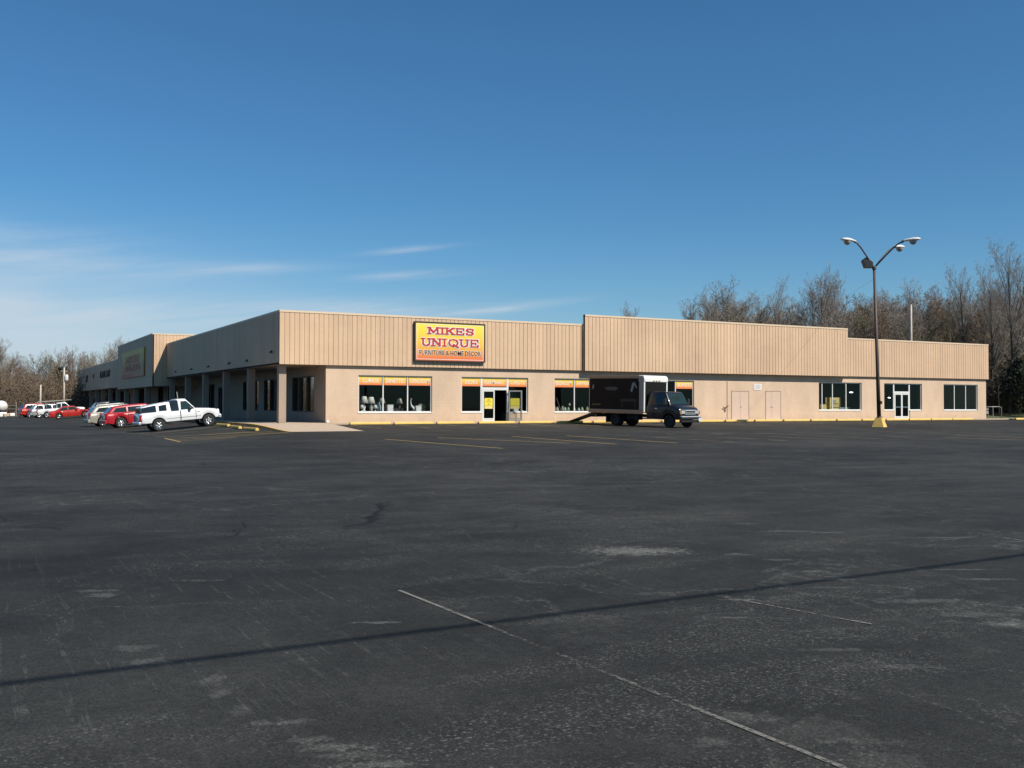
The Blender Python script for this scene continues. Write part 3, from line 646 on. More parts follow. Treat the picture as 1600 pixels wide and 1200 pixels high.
for i, (a, b, c, d) in enumerate(front_win):
    w = (b - a) / 3
    ms = (a + w, a + 2 * w) if i != 3 else (44.05, 45.2, 46.72)
    window(PF, a, b, c, d, ms, M['alu'], M['glass'])
for i in (0, 2, 3, 5): window(PF, *front_door[i], (), M['alu'], M['glass'])
# transoms over the doors
def glass_door(P, a, b, z0, z1, hinge=None, fm=None, name='door', handle=True):
    """door leaf built round its own frame of reference; returns object"""
    mb = MB(); frame_rect(mb, P, a, b, z0, z1, .06, .11, .085)
    bx = frame_rect(mb, P, a, b, z0, z0 + .2, .065, .105, .09)
    o = obj(name, mb, fm or M['alu'], B)
    q = MB(); q.quad(P(a + .05, .085, z0 + .1), P(b - .05, .085, z0 + .1), P(b - .05, .085, z1 - .05), P(a + .05, .085, z1 - .05)); obj('pane', q, M['glass'], o)
    if handle:
        h = MB(); h.add([P(a + .08, .035, .98), P(b - .08, .035, .98), P(b - .08, .06, .98), P(a + .08, .06, .98), P(a + .08, .035, 1.03), P(b - .08, .035, 1.03), P(b - .08, .06, 1.03), P(a + .08, .06, 1.03)], [(0, 3, 2, 1), (4, 5, 6, 7), (0, 1, 5, 4), (1, 2, 6, 5), (2, 3, 7, 6), (3, 0, 4, 7)])
        obj('handle', h, M['chrome'], o)
    return o
for (a, b, c, d, zt) in ((13.5, 15.44, .02, HEAD, 2.2), (52.28, 54.16, .02, HED2, 2.25)):
    window(PF, a, b, zt, d, (), M['alu'], M['glass'], sill=False)
    mb = MB()
    for u in (a, b - .07): mb.box(u, u + .07, WY + .07, WY + .16, c, zt - .002)
    mb.box(a + .075, b - .075, WY + .07, WY + .16, zt - .11, zt - .004)
    obj('door_frame', mb, M['alu'], B)
glass_door(PF, 13.58, 14.46, .03, 2.08, handle=False)
glass_door(PF, 52.36, 53.215, .03, 2.13); glass_door(PF, 53.225, 54.08, .03, 2.13)
# open leaf swung out about its right hinge (grey inside face)
hx, hy, ang = 15.37, WY + .02, R_(-118)
def PO(u, w, z):
    return (hx + u * math.cos(R_(-22)) + w * math.sin(R_(22)), hy - u * math.sin(R_(22)) - w * math.cos(R_(22)) + .0, z)
open_leaf = glass_door(PO, 0.02, .93, .03, 2.08, fm=M['alu_grey'], handle=True)
# tan double doors
for (a, m_, b, zt) in ((34.63, 35.45, 36.28, 2.17), (38.02, 38.62, 39.53, 2.19)):
    mb = MB(); t = .045
    mb.box(a - t, a, WY - .02, WY + .01, 0, zt + t); mb.box(b, b + t, WY - .02, WY + .01, 0, zt + t); mb.box(a, b, WY - .02, WY + .01, zt, zt + t)
    df = obj('door_frame', mb, M['door_edge'], B)
    for (u0, u1) in ((a, m_), (m_, b)):
        mb = MB(); mb.box(u0 + .008, u1 - .008, WY - .012, WY + .03, .03, zt - .008); dl = obj('door', mb, M['door_tan'], B)
        if u0 == m_ or zt > 2.18:
            k = MB(); k.lathe([(.0, -.06), (.03, -.055), (.035, -.03), (.012, -.02), (.012, 0)], 10, 'y', ((u0 + .07) if u0 == m_ else (u1 - .07), WY - .012, 1.02)); obj('handle', k, M['chrome'], dl)
# left side glazing
for i, (a, b, c, d) in enumerate(left_win):
    n = max(2, round((b - a) / 1.65)); ms = [a + (b - a) * k / n for k in range(1, n)]
    window(PL, a, b, c, d, ms, M['dkbrown'], M['glass_mir'], sill=False, w0=.0, md=.17)
# floodlights and camera boxes on the side fascia
for y, z in ((1.6, 4.25), (7.6, 3.95), (12.6, 3.95), (19.5, 3.95), (26, 3.95), (33, 3.95)):
    mb = MB(); mb.box(-.06, 0, y - .04, y + .04, z - .02, z + .12); mb.prism([(-.06, y - .08, z), (-.17, y - .08, z - .06), (-.17, y - .08, z + .03), (-.06, y - .08, z + .10)], (0, .16, 0))
    obj('floodlight', mb, M['plastic'], B)
# hose tap with its pipe, rust stain block and wall seam pipe
mb = MB(); mb.tube([(33.95, WY - .01, .62), (33.95, WY - .06, .75), (33.92, WY - .09, .92), (34.1, WY - .09, 1.05), (34.25, WY - .04, 1.08)], .035, 8); mb.tube([(33.72, WY - .1, .98), (33.95, WY - .1, .88)], .03, 6)
obj('wall_tap', mb, mat('rusty_tap', (.09, .045, .025), .8, var=.4, scale=8), B)
mb = MB(); mb.tube([(34.18, WY - .03, 0), (34.18, WY - .03, 3.45)], .022, 6); obj('conduit', mb, M['door_tan'], B)
mb = MB(); mb.box(2.95, 3.09, WY - .05, WY, .02, .16); obj('junction_box', mb, M['white'], B)
mb = MB(); mb.box(64.0, 64.12, .3, .55, 1.25, 1.6); obj('junction_box', mb, M['alu_grey'], B)

# strip lights burning inside the right hand shop
for (x, y, z, l) in ((54.0, 6.5, 2.31, .9), (58.9, 6.5, 1.86, .7)):
    e = empty('ceiling_light', (x, y, z), R_(25), 'lit tube lamp hanging inside the %s' % ('window with yellow cartons' if x < 56 else 'glazing left of the white double doors'), 'lamp', 'lit lamps inside the empty shop')
    k = MB(); k.box(-l / 2, l / 2, -.08, .08, .03, .07); obj('housing', k, M['white'], e)
    k = MB(); k.tube([(-l / 2 + .03, 0, 0), (l / 2 - .03, 0, 0)], .028, 8); obj('tube', k, emit('lamp_glow', (1, .97, .9), 6), e)
    k = MB(); k.tube([(0, 0, .07), (0, 0, 3.33 - z)], .008, 5); obj('hanger', k, M['plastic'], e)

# ------------------------------------------------------------------ signs
sg = empty('shop_sign', (11.04, -.0, 3.86), 0, 'big yellow to orange sign reading MIKES UNIQUE FURNITURE & HOME DECOR on the sunlit fascia', 'sign')
W, H = 4.98, 2.52
mb = MB(); mb.box(-W / 2, W / 2, -.16, -.012, 0, H); obj('cabinet', mb, M['dkbrown'], sg)
mb = MB(); t = .075
for bxs in ((-W / 2, -W / 2 + t, 0, H), (W / 2 - t, W / 2, 0, H), (-W / 2 + t, W / 2 - t, 0, t), (-W / 2 + t, W / 2 - t, H - t, H)): mb.box(bxs[0], bxs[1], -.2, -.163, bxs[2], bxs[3])
obj('frame', mb, M['dkbrown'], sg)
mb = MB(); mb.box(-W / 2 + t + .002, W / 2 - t - .002, -.175, -.162, t + .002, H - t - .002); pn = obj('panel', mb, M['signp'], sg)
mb = MB(); w1, h1 = W / 2 - t - .06, H - t - .06
for bxs in ((-w1, -w1 + .03, t + .06, h1), (w1 - .03, w1, t + .06, h1), (-w1 + .03, w1 - .03, t + .06, t + .09), (-w1 + .03, w1 - .03, h1 - .03, h1)): mb.box(bxs[0], bxs[1], -.179, -.176, bxs[2], bxs[3])
obj('border_line', mb, M['white'], sg)
for (m_, wd, y, dp) in ((M['white'], .235, -.176, .004), (M['red'], .125, -.194, .004)):
    mb = MB(); slab_word(mb, 'MIKES', -1.62, 1.72, 1.78, 2.16, wd, y, dp); slab_word(mb, 'UNIQUE', -2.05, 2.05, 1.02, 1.45, wd, y, dp)
    obj('lettering', mb, m_, sg)
me = text_mesh('FURNITURE & HOME DECOR', 4.44, .37, .006, .028); o = obj('lettering', me, M['white'], sg); o.location = (0, -.18, .39)
me = text_mesh('FURNITURE & HOME DECOR', 4.36, .31, .008, .004); o = obj('lettering', me, M['black'], sg); o.location = (0, -.187, .415)

sg2 = empty('shop_sign', (XH, 49.6, 3.85), R_(-90), 'shaded yellow and red sign on the tall block of the left wing', 'sign')
W, H = 15.2, 2.75
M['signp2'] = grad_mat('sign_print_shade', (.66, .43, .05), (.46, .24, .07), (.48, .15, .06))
mb = MB(); mb.box(-W / 2, W / 2, -.14, -.012, 0, H); obj('panel', mb, M['signp2'], sg2)
for (m_, wd, y, dp) in ((M['kraft'], .30, -.142, .004), (M['red'], .20, -.158, .004)):
    mb = MB(); slab_word(mb, 'MIKES', -4.6, 4.6, 1.55, 2.1, wd, y, dp); slab_word(mb, 'UNIQUE', -5.4, 5.4, .75, 1.25, wd, y, dp)
    obj('lettering', mb, m_, sg2)
mb = MB(); mb.box(-W / 2 + .1, .2, -.15, -.141, .05, .38); obj('red_band', mb, M['red'], sg2)
# dark channel letters on the far low fascia: too small to read in the photo, kept as plain glyph blocks
fl = empty('fascia_lettering', (XH, 80, 4.4), R_(-90), 'row of dark letters on the far low fascia of the left wing', 'sign')
def dark_run(x0, n, h, z):
    r5 = random.Random(int(x0 * 10) + 500)
    for i in range(n):
        x = x0 + i * 1.45; mb = MB()
        mb.box(x, x + .25, -.12, -.01, z, z + h); mb.box(x + .25, x + .95, -.115, -.014, z + h * r5.choice((0.01, .4, .78)), z + h * r5.choice((.92, .99)))
        obj('letter', mb, M['black'], fl)
dark_run(-14.5, 2, .95, -.2); dark_run(-5.5, 1, .5, .2); dark_run(2.5, 7, .8, .0)

# window banners
names = [('CURIOS', 0), ('DINETTES', 0), ('LIVING ROOM', 0), ('DESKS', 1), ('FLEA MARKET', 1), ('CHESTS', 1), ('BEDROOM', 2), ('ANTIQUES', 2), ('', 2), ('', 3), ('', 3), ('BUFFETS', 3)]
spans = []
for (a, b, c, d) in front_win[:1]: spans += [(a + (b - a) / 3 * k, a + (b - a) / 3 * (k + 1)) for k in range(3)]
spans += [(12.01, 13.5), (13.5, 15.44), (15.44, 16.97)]
for (a, b, c, d) in front_win[1:3]: spans += [(a + (b - a) / 3 * k, a + (b - a) / 3 * (k + 1)) for k in range(3)]
desc = ['leftmost window', 'leftmost window', 'leftmost window', 'entrance glazing', 'entrance doors', 'entrance glazing', 'window behind the truck ramp', 'window behind the truck ramp', 'window', 'window', 'window', 'window right of the truck']
for (txt, k), (a, b), ds in zip(names, spans, desc):
    if not txt: continue
    a2, b2 = a + .075, b - .075; z0 = 2.33
    bn = empty('window_banner', ((a2 + b2) / 2, WY + .112, z0), 0, 'yellow orange banner reading %s across the top of the %s' % (txt, ds), 'banner', 'banners along the tops of the shop windows')
    h = 2.86 - z0
    q = MB(); q.box(-(b2 - a2) / 2, (b2 - a2) / 2, -.006, .004, 0, h); obj('sheet', q, M['banner'], bn)
    wt = min((b2 - a2) * .82, .17 * len(txt) + .05)
    o = obj('lettering', text_mesh(txt, wt, .25, .005, .003), M['white'], bn); o.location = (0, -.010, .15)

# notices and posters
n1 = empty('wall_notice', (37.2, WY - .001, 2.3), 0, 'white notice board high on the wall between the two tan double doors', 'notice')
q = MB(); q.box(-.38, .38, -.025, 0, 0, .46); obj('board', q, M['notice_w'], n1)
q = MB()
for i, (w, z) in enumerate(((.5, .36), (.58, .27), (.42, .19), (.56, .11))): q.box(-w / 2, w / 2, -.028, -.0255, z, z + .035)
obj('print', q, mat('grey_print', (.40, .36, .36), .7), n1)
def poster(P, uc, z, label):
    e = empty('door_poster', (0, 0, 0), 0, label, 'poster', 'yellow posters on the entrance doors')
    def bx(mb, u0, u1, z0, z1, w0, w1):
        mb.add([P(u0, w0, z0), P(u1, w0, z0), P(u1, w1, z0), P(u0, w1, z0), P(u0, w0, z1), P(u1, w0, z1), P(u1, w1, z1), P(u0, w1, z1)], [(0, 3, 2, 1), (4, 5, 6, 7), (0, 1, 5, 4), (1, 2, 6, 5), (2, 3, 7, 6), (3, 0, 4, 7)])
    mb = MB(); r = .07; pts = []
    for (cx, cz, a0) in ((uc + .31 - r, z + .5 - r, 0), (uc - .31 + r, z + .5 - r, 90)):
        for k in range(5): t = R_(a0 + 22.5 * k); pts.append((cx + r * math.cos(t), cz + r * math.sin(t)))
    pts += [(uc - .31, z), (uc + .31, z)]
    vs = [P(u, .077, zz) for u, zz in pts] + [P(u, .072, zz) for u, zz in pts]; n = len(pts)
    mb.add(vs, [tuple(range(n)), tuple(range(2 * n - 1, n - 1, -1))] + [(i, (i + 1) % n, n + (i + 1) % n, n + i) for i in range(n)])
    obj('sheet', mb, M['yellow_poster'], e)
    mb = MB(); bx(mb, uc - .30, uc + .30, z - .2, z - .015, .072, .077); obj('lower_sheet', mb, M['yellow_poster_b'], e)
    mb = MB()
    for (w, zz, hh) in ((.16, .40, .02), (.2, .33, .018), (.4, .25, .022), (.12, .08, .055)): bx(mb, uc - w / 2, uc + w / 2, z + zz, z + zz + hh, .0695, .0715)
    obj('print', mb, M['ink'], e)
poster(PF, 14.02, 1.06, 'bright yellow poster on the closed left entrance door')
poster(PO, .47, 1.06, 'dull yellow poster on the entrance door standing open')

# ------------------------------------------------------------------ shop window goods
def lamp(x, y, z, s, label, shade='leafl', base='ceram_w', group='table lamps in the leftmost shop window'):
    e = empty('table_lamp', (x, y, z), 0, label, 'lamp', group)
    k = MB(); k.lathe([(0, 0), (.11 * s, 0), (.11 * s, .03 * s), (.05 * s, .06 * s), (.10 * s, .2 * s), (.09 * s, .3 * s), (.03 * s, .38 * s), (.015 * s, .52 * s), (0, .52 * s)], 14); obj('base', k, M[base], e, True)
    k = MB(); k.lathe([(.13 * s, .82 * s), (.25 * s, .44 * s), (.24 * s, .44 * s), (.12 * s, .815 * s)], 18); obj('shade', k, M[shade], e, True)
    return e
def vase(x, y, z, r, h, m, label, group=None, name='vase', cat='vase'):
    k = MB(); k.lathe([(0, 0), (r * .55, 0), (r * .95, h * .3), (r, h * .5), (r * .6, h * .8), (r * .45, h * .9), (r * .6, h), (r * .5, h * .985), (r * .35, h * .9), (0, h * .85)], 16)
    o = obj(name, k, M[m], None, True); o.location = (x, y, z); return tag(o, label, cat, group)
zl = SILL - .04
lamp(5.62, .95, zl + .12, 1.12, 'white shaded table lamp, larger left one of the pair in the leftmost window')
lamp(6.10, .98, zl + .10, 1.10, 'white shaded table lamp, larger right one of the pair in the leftmost window')
lamp(5.36, .62, zl, .62, 'small white lamp in front of the left large shade')
lamp(6.24, .62, zl, .62, 'small white lamp in front of the right large shade')
lamp(6.86, 1.1, zl + .18, .95, 'beige shaded lamp behind the first mullion of the leftmost window', 'shade_b', 'wood_r')
lamp(8.06, 1.1, zl + .22, .85, 'beige shaded lamp standing on the dark chest', 'shade_b', 'wood_r')
vase(5.14, .8, zl + .3, .07, .34, 'ceram_w', 'slim white vase at the left edge of the window')
vase(6.52, .75, zl, .17, .68, 'ceram_b', 'blue grey vase beside the pair of small lamps')
vase(6.0, .62, zl, .07, .5, 'shade_b', 'tan vase between the two small lamps')
def cabinet(x0, x1, y0, y1, z0, z1, m, label, doors=1, cat='cabinet', name='cabinet'):
    e = empty(name, ((x0 + x1) / 2, (y0 + y1) / 2, z0), 0, label, cat); w = (x1 - x0) / 2; d = (y1 - y0) / 2; h = z1 - z0
    k = MB(); k.box(-w, w, -d, d, .04, h - .03); k.box(-w - .015, w + .015, -d - .015, d + .015, h - .028, h)
    for sx in (-1, 1): k.box(sx * (w - .03) - .02, sx * (w - .03) + .02, -d + .01, d - .01, 0, .038)
    obj('carcass', k, M[m], e)
    for i in range(doors):
        k = MB(); u0 = -w + 2 * w * i / doors + .02; u1 = -w + 2 * w * (i + 1) / doors - .02; k.box(u0, u1, -d - .014, -d - .001, .07, h - .06); dr = obj('door', k, M[m], e)
        k = MB(); k.box(u1 - .06, u1 - .03, -d - .03, -d - .015, h * .5, h * .56); obj('handle', k, M['chrome'], dr)
    return e
cabinet(7.06, 7.44, .6, .95, zl, zl + .52, 'ceram_w', 'small white cabinet in the middle pane of the leftmost window')
cabinet(6.76, 7.04, .9, 1.2, zl, zl + .40, 'wood_r', 'reddish wooden chest behind the white cabinet')
cabinet(7.55, 8.2, .85, 1.25, zl, zl + .30, 'dkbrown', 'dark low chest carrying a beige lamp', 2)
cabinet(9.0, 9.35, .6, .9, zl, zl + .46, 'ceram_w', 'white bedside cabinet in the right pane of the leftmost window')
hb = empty('headboard', (9.55, 1.0, zl), 0, 'arched olive headboard leaning at the right end of the leftmost window', 'headboard')
k = MB(); pts = [(-.26, 0, 0), (.26, 0, 0), (.26, 0, .42)] + [(.26 * math.cos(R_(t)), 0, .42 + .17 * math.sin(R_(t))) for t in range(15, 180, 15)] + [(-.26, 0, .42)]
k.prism([(p[0], -.04, p[2]) for p in pts], (0, .08, 0)); obj('panel', k, M['fabric_o'], hb)
hr = empty('wicker_bird', (8.82, .75, zl), 0, 'white long necked bird ornament beside the bedside cabinet', 'ornament')
k = MB(); k.tube([(.12, 0, .16), (.05, 0, .30), (-.02, 0, .38), (-.1, 0, .5), (-.13, 0, .66), (-.13, 0, .84), (-.1, 0, .9), (-.04, 0, .88)], [.02, .09, .085, .05, .03, .025, .03, .012], 9); obj('body', k, M['ceram_w'], hr, True)
k = MB(); k.tube([(.02, .02, .28), (.02, .02, 0)], .014, 5); k.tube([(.06, -.03, .28), (.06, -.03, 0)], .014, 5); obj('leg', k, M['shade_b'], hr)
cushion = MB(); cushion.lathe([(0, 0), (.22, .02), (.27, .07), (.22, .12), (0, .14)], 16, 'x', (0, 0, 0))
# pots in the window behind the ramp
r6 = random.Random(11)
pm = ['ceram_g', 'shade_b', 'ceram_g', 'ceram_b', 'ceram_g', 'fabric_o', 'ceram_b', 'ceram_g', 'ceram_g']
pl = ['tall tan', 'squat buff', 'olive', 'blue grey', 'fat olive', 'drab', 'small blue grey', 'low olive', 'end olive']
for i, x in enumerate((19.3, 19.62, 19.98, 20.25, 20.45, 21.0, 21.3, 21.65, 22.0)):
    vase(x, .7 + .12 * (i % 2), zl, .13, .30 + .16 * r6.random() + (.15 if i == 0 else 0), pm[i], '%s pot, number of its row of pots on the ledge behind the truck ramp' .replace('number of its', 'in the') % pl[i], 'pots in the window behind the truck ramp', 'pot', 'pot')
st = empty('floor_fan', (19.85, 1.0, zl), 0, 'thin grey stand leaning among the pots behind the truck ramp', 'stand')
k = MB(); k.tube([(.22, 0, 0), (-.18, 0, 1.02)], .018, 6); obj('pole', k, M['alu_grey'], st); k = MB(); k.tube([(-.26, 0, 1.0), (-.1, 0, 1.06)], .02, 6); obj('bar', k, M['alu_grey'], st)
st.name = 'leaning_stand'
vase(20.85, 1.2, zl + .45, .08, .2, 'shade_b', 'small pale figurine beside the mullion behind the truck ramp', None, 'figurine', 'figurine')
vase(15.82, .75, zl + .04, .07, .62, 'ceram_w', 'tall white vase behind the open entrance door')
cabinet(16.1, 16.45, .6, .9, zl + .0, zl + .42, 'ceram_w', 'white box cabinet low behind the open entrance door')
vase(16.72, .6, zl + .03, .12, .14, 'ceram_w', 'small white bowl at the right edge of the entrance glazing', None, 'bowl', 'bowl')
k = MB(); k.box(15.5, 17.1, WY + .24, WY + 1.2, 0, SILL - .03); k.box(11.9, 13.4, WY + .24, WY + 1.0, 0, SILL - .05); obj('display_ledge', k, M['floor_in'], B)
# yellow cartons in the empty shop
def carton(x, y, z, w, d, h, rz, tilt, label, prints=True):
    e = empty('carton', (x, y, z), rz, label, 'carton'); e.rotation_euler = (tilt, 0, rz)
    k = MB(); k.box(-w / 2, w / 2, -d / 2, d / 2, 0, h); o = obj('box', k, M['kraft'], e); bevel(o, .01, 1)
    if prints:
        k = MB(); y0 = -d / 2 - .003
        for (a, b, c, dd) in ((-.42, .42, .52, .56), (-.32, .30, .70, .735), (-.36, .36, .64, .66)): k.box(a * w, b * w, y0, y0 + .002, c * h, dd * h)
        obj('print', k, M['ink'], e)
        k = MB()
        for (a, b, c, dd) in ((-.45, -.3, .12, .28), (-.12, .18, .1, .26), (.3, .44, .12, .24), (-.2, .1, .76, .88), (-.3, .35, .34, .42)): k.box(a * w, b * w, y0, y0 + .002, c * h, dd * h)
        obj('pale_print', k, M['ink_g'], e)
carton(45.95, 1.0, .05, 1.25, .5, 1.72, R_(4), 0, 'large printed yellow carton standing in the middle pane of the empty shop window')
carton(44.75, .9, .05, .55, .45, 1.15, R_(-14), R_(-5), 'slimmer plain yellow carton left of the large printed carton', False)
k = MB(); k.tube([(44.95, .75, .5), (45.1, .9, 1.75)], .045, 6); o = obj('card_tube', k, M['kraft']); tag(o, 'yellow card tube leaning against the slimmer carton', 'tube')
cabinet(47.0, 48.2, 1.2, 1.8, 0, .98, 'ceram_b', 'grey green counter in the right pane of the empty shop window', 2, 'counter', 'counter')

# ------------------------------------------------------------------ wheel stops
def wheel_stop():
    k = MB(); L = 2.62; w = .10; h = .15
    pr = [(-w, 0), (w, 0), (w * .92, h * .55), (w * .55, h), (-w * .55, h), (-w * .92, h * .55)]
    k.prism([(-L / 2, p[0], p[1]) for p in pr], (L, 0, 0))
    me = k.mesh('wheel_stop'); me.materials.append(M['stop']); return me
WS = wheel_stop()
def stop(x, y, rz, label, group):
    o = bpy.data.objects.new('wheel_stop', WS); COL.objects.link(o); o.location = (x, y, gz(x, y) + .004); o.rotation_euler = (0, 0, rz); bevel(o, .02, 2)
    tag(o, label, 'wheel stop', group); return o
wl = ['left of the concrete ramp end, nearest the building corner', 'under the leftmost shop window', 'below the blank wall left of the entrance', 'left of the entrance doors', 'in front of the entrance doors', 'right of the open entrance door', 'beside the foot of the truck ramp', 'behind the truck between its rear wheels', 'behind the truck cab', 'right of the truck bumper', 'below the rusty wall tap', 'at the first pair of tan doors', 'at the second pair of tan doors', 'left of the carton window', 'under the carton window', 'behind the lamp post base', 'just left of the white double doors', 'just right of the white double doors', 'left under the last window', 'under the right end of the last window']
gaps = [3.95, 6.86, 9.66, 12.59, 15.55, 18.55, 21.4, 24.3, 27.2, 30.15, 33.09, 35.9, 38.8, 41.65, 44.46, 47.3, 50.05, 52.8, 55.5, 58.2, 60.9]
for i in range(20):
    x0, x1 = gaps[i], gaps[i + 1]
    stop((x0 + x1) / 2, -.78, R_(random.uniform(-.7, .7)), 'yellow wheel stop by the wall, ' + wl[i], 'wheel stops along the front wall')
for (x, y, l) in ((-3.2, .25, 'farthest of the three beside the concrete ramp'), (-3.22, -2.85, 'middle of the three beside the concrete ramp'), (-3.12, -5.75, 'nearest of the three beside the concrete ramp')):
    stop(x, y, R_(90 + random.uniform(-2, 2)), 'yellow wheel stop, ' + l, 'wheel stops beside the concrete ramp')
stop(67.2, -1.3, R_(2), 'lone yellow wheel stop beyond the right end of the building', 'wheel stops')

# ------------------------------------------------------------------ vehicles
def lerp(pts, x):
    if x <= pts[0][0]: return pts[0][1]
    for (a, b) in zip(pts[:-1], pts[1:]):
        if x <= b[0]: return a[1] + (b[1] - a[1]) * (x - a[0]) / (b[0] - a[0] + 1e-9)
    return pts[-1][1]
def smooth_lerp(pts, x, r=.06):
    return (lerp(pts, x - r) + 2 * lerp(pts, x) + lerp(pts, x + r)) / 4
def loft_body(x0, x1, W, top, bot, arches, rf=.35, rr_=.18, n=110, tuck=.06, crown=.03):
    k = MB(); xs_ = sorted(set([x0 + (x1 - x0) * i / n for i in range(n + 1)] + [x0 + .02, x0 + .06, x1 - .02, x1 - .06]))
    m = 0
    for x in xs_:
        zt = smooth_lerp(top, x); zb = smooth_lerp(bot, x)
        for (xw, ra, zc) in arches:
            if abs(x - xw) < ra: zb = max(zb, zc + math.sqrt(ra * ra - (x - xw) ** 2))
        zb = min(zb, zt - .12)
        w = W / 2
        tf = max(0, (x - (x1 - rf)) / rf); tr_ = max(0, ((x0 + rr_) - x) / rr_)
        w *= 1 - .20 * (1 - math.sqrt(max(0, 1 - min(1, tf) ** 2))) - .12 * (1 - math.sqrt(max(0, 1 - min(1, tr_) ** 2)))
        hgt = zt - zb
        ring = [(0, zb + .0), (w * .86, zb), (w - tuck * .5, zb + .02), (w - .01, zb + min(.14, hgt * .3)), (w, zb + hgt * .5), (w, zb + hgt * .68), (w - .02, zt - min(.13, hgt * .25)), (w - .06, zt - min(.05, hgt * .1)), (w - .14, zt), (w * .5, zt + crown * .8), (0, zt + crown)]
        ring = ring + [(-y, z) for (y, z) in ring[-2:0:-1]]
        m = len(ring)
        for (y, z) in ring: k.v.append((x, y, z))
    ns = len(xs_)
    for i in range(ns - 1):
        for j in range(m): k.f.append((i * m + j, i * m + (j + 1) % m, (i + 1) * m + (j + 1) % m, (i + 1) * m + j))
    k.f.append(tuple(range(m))); k.f.append(tuple(range((ns - 1) * m, ns * m)))
    return k
WHEELS = {}
def wheel(root, x, y, r, w, side, style='alloy'):
    key = (r, w, style)
    if key not in WHEELS:
        k = MB(); k.lathe([(r * .62, -w / 2 + .02), (r * .9, -w / 2), (r * .98, -w / 2 + .025), (r, -w * .25), (r, w * .25), (r * .98, w / 2 - .025), (r * .9, w / 2), (r * .62, w / 2 - .02), (r * .58, 0), (r * .62, -w / 2 + .02)], 28, 'y')
        t = k.mesh('wheel'); t.materials.append(M['rubber'])
        k = MB(); k.lathe([(r * .63, -w / 2 + .02), (r * .60, -w / 2 + .05), (r * .56, -.02), (r * .2, -.02), (r * .16, -w * .36), (0, -w * .38)], 24, 'y')
        if style == 'alloy':
            for q in range(5):
                t_ = 2 * math.pi * q / 5; c, s = math.cos(t_), math.sin(t_)
                def pt(rad, tan, yy): return (rad * c - tan * s, yy, rad * s + tan * c)
                a = r * .09
                k.add([pt(r * .12, -a, -w * .40), pt(r * .6, -a * .8, -w * .40), pt(r * .6, a * .8, -w * .40), pt(r * .12, a, -w * .40), pt(r * .12, -a, -w * .15), pt(r * .6, -a * .8, -w * .15), pt(r * .6, a * .8, -w * .15), pt(r * .12, a, -w * .15)], [(0, 1, 2, 3), (4, 5, 6, 7), (0, 1, 5, 4), (1, 2, 6, 5), (2, 3, 7, 6), (3, 0, 4, 7)])
        q = k.mesh('rim'); q.materials.append(M['rim'] if style == 'alloy' else M['steel_rim'])
        for me in (t, q): me.polygons.foreach_set('use_smooth', [True] * len(me.polygons))
        WHEELS[key] = (t, q)
    t, q = WHEELS[key]
    o = obj('wheel', t, None, root); o.location = (x, y, r); o.rotation_euler = (0, random.uniform(0, 3), 0 if side < 0 else math.pi)
    p = obj('rim', q, None, o)
    return o
def greenhouse(root, g, m, name='cabin'):
    """tapered cabin: base (x front, x rear, z), roof (x front, x rear, z front, z rear), half widths wb, wr"""
    bf, br, zb = g['base']; rf, rr2, zr, zr2 = g['roof']; wb, wr = g['wb'], g['wr']
    k = MB(); st = 10; prev = None; ringn = 0
    # sections along the roof line, straight sides
    secs = [(bf, zb, bf, zb), ]
    A = [(bf, zb - .05), (rf, zr), (rr2, zr2), (br, zb - .05)]
    vs = []
    for (x, z) in A:
        f = (z - zb) / (zr - zb); hw = wb + (wr - wb) * max(0, f)
        vs += [(x, -hw, z), (x, hw, z)]
    mid = []
    for i in range(1, 6):
        t = i / 6; x = rf + (rr2 - rf) * t; z = zr + (zr2 - zr) * t + .035 * 4 * t * (1 - t)
        mid.append((x, z))
    V = [vs[0], vs[1], vs[2], vs[3]] + sum([[(x, -wr, z), (x, wr, z)] for x, z in mid], []) + [vs[4], vs[5], vs[6], vs[7]]
    n = len(V) // 2
    F = [(2 * i, 2 * i + 1, 2 * i + 3, 2 * i + 2) for i in range(n - 1)] + [tuple(range(0, 2 * n, 2)), tuple(range(2 * n - 1, 0, -2)), (0, 2 * n - 2, 2 * n - 1, 1)]
    k.add(V, F); o = obj(name, k, m, root, True); bevel(o, g.get('bev', .07), 3)
    gm = M[g.get('glass', 'glass_car')]
    def side_pt(x, z, s, o_): 
        f = (z - zb) / (zr - zb); return Vector((x, s * (wb + (wr - wb) * f + o_), z))
    for s in (-1, 1):
        for poly in g['panes']:
            k = MB(); k.prism([side_pt(x, z, s, -.012) for x, z in poly], (0, s * .017, 0)); obj('window', k, gm, o)
    def facepane(x0, z0, x1, z1, h0, h1, nm, out):
        d = Vector((x1 - x0, 0, z1 - z0)); nrm = Vector((d.z, 0, -d.x)).normalized() * out
        a, b = .1, .90
        p0 = Vector((x0, 0, z0)) + d * a; p1 = Vector((x0, 0, z0)) + d * b
        w0 = h0 + (h1 - h0) * a - .07; w1 = h0 + (h1 - h0) * b - .08
        q = [p0 + Vector((0, -w0, 0)), p0 + Vector((0, w0, 0)), p1 + Vector((0, w1, 0)), p1 + Vector((0, -w1, 0))]
        k = MB(); k.prism([v - nrm * .01 for v in q], nrm * .016); obj(nm, k, gm, o)
    if g.get('ws', True): facepane(bf, zb - .02, rf, zr, wb, wr, 'windscreen', 1)
    if g.get('rw', True): facepane(br, zb - .02, rr2, zr2, wb, wr, 'rear_window', -1)
    return o
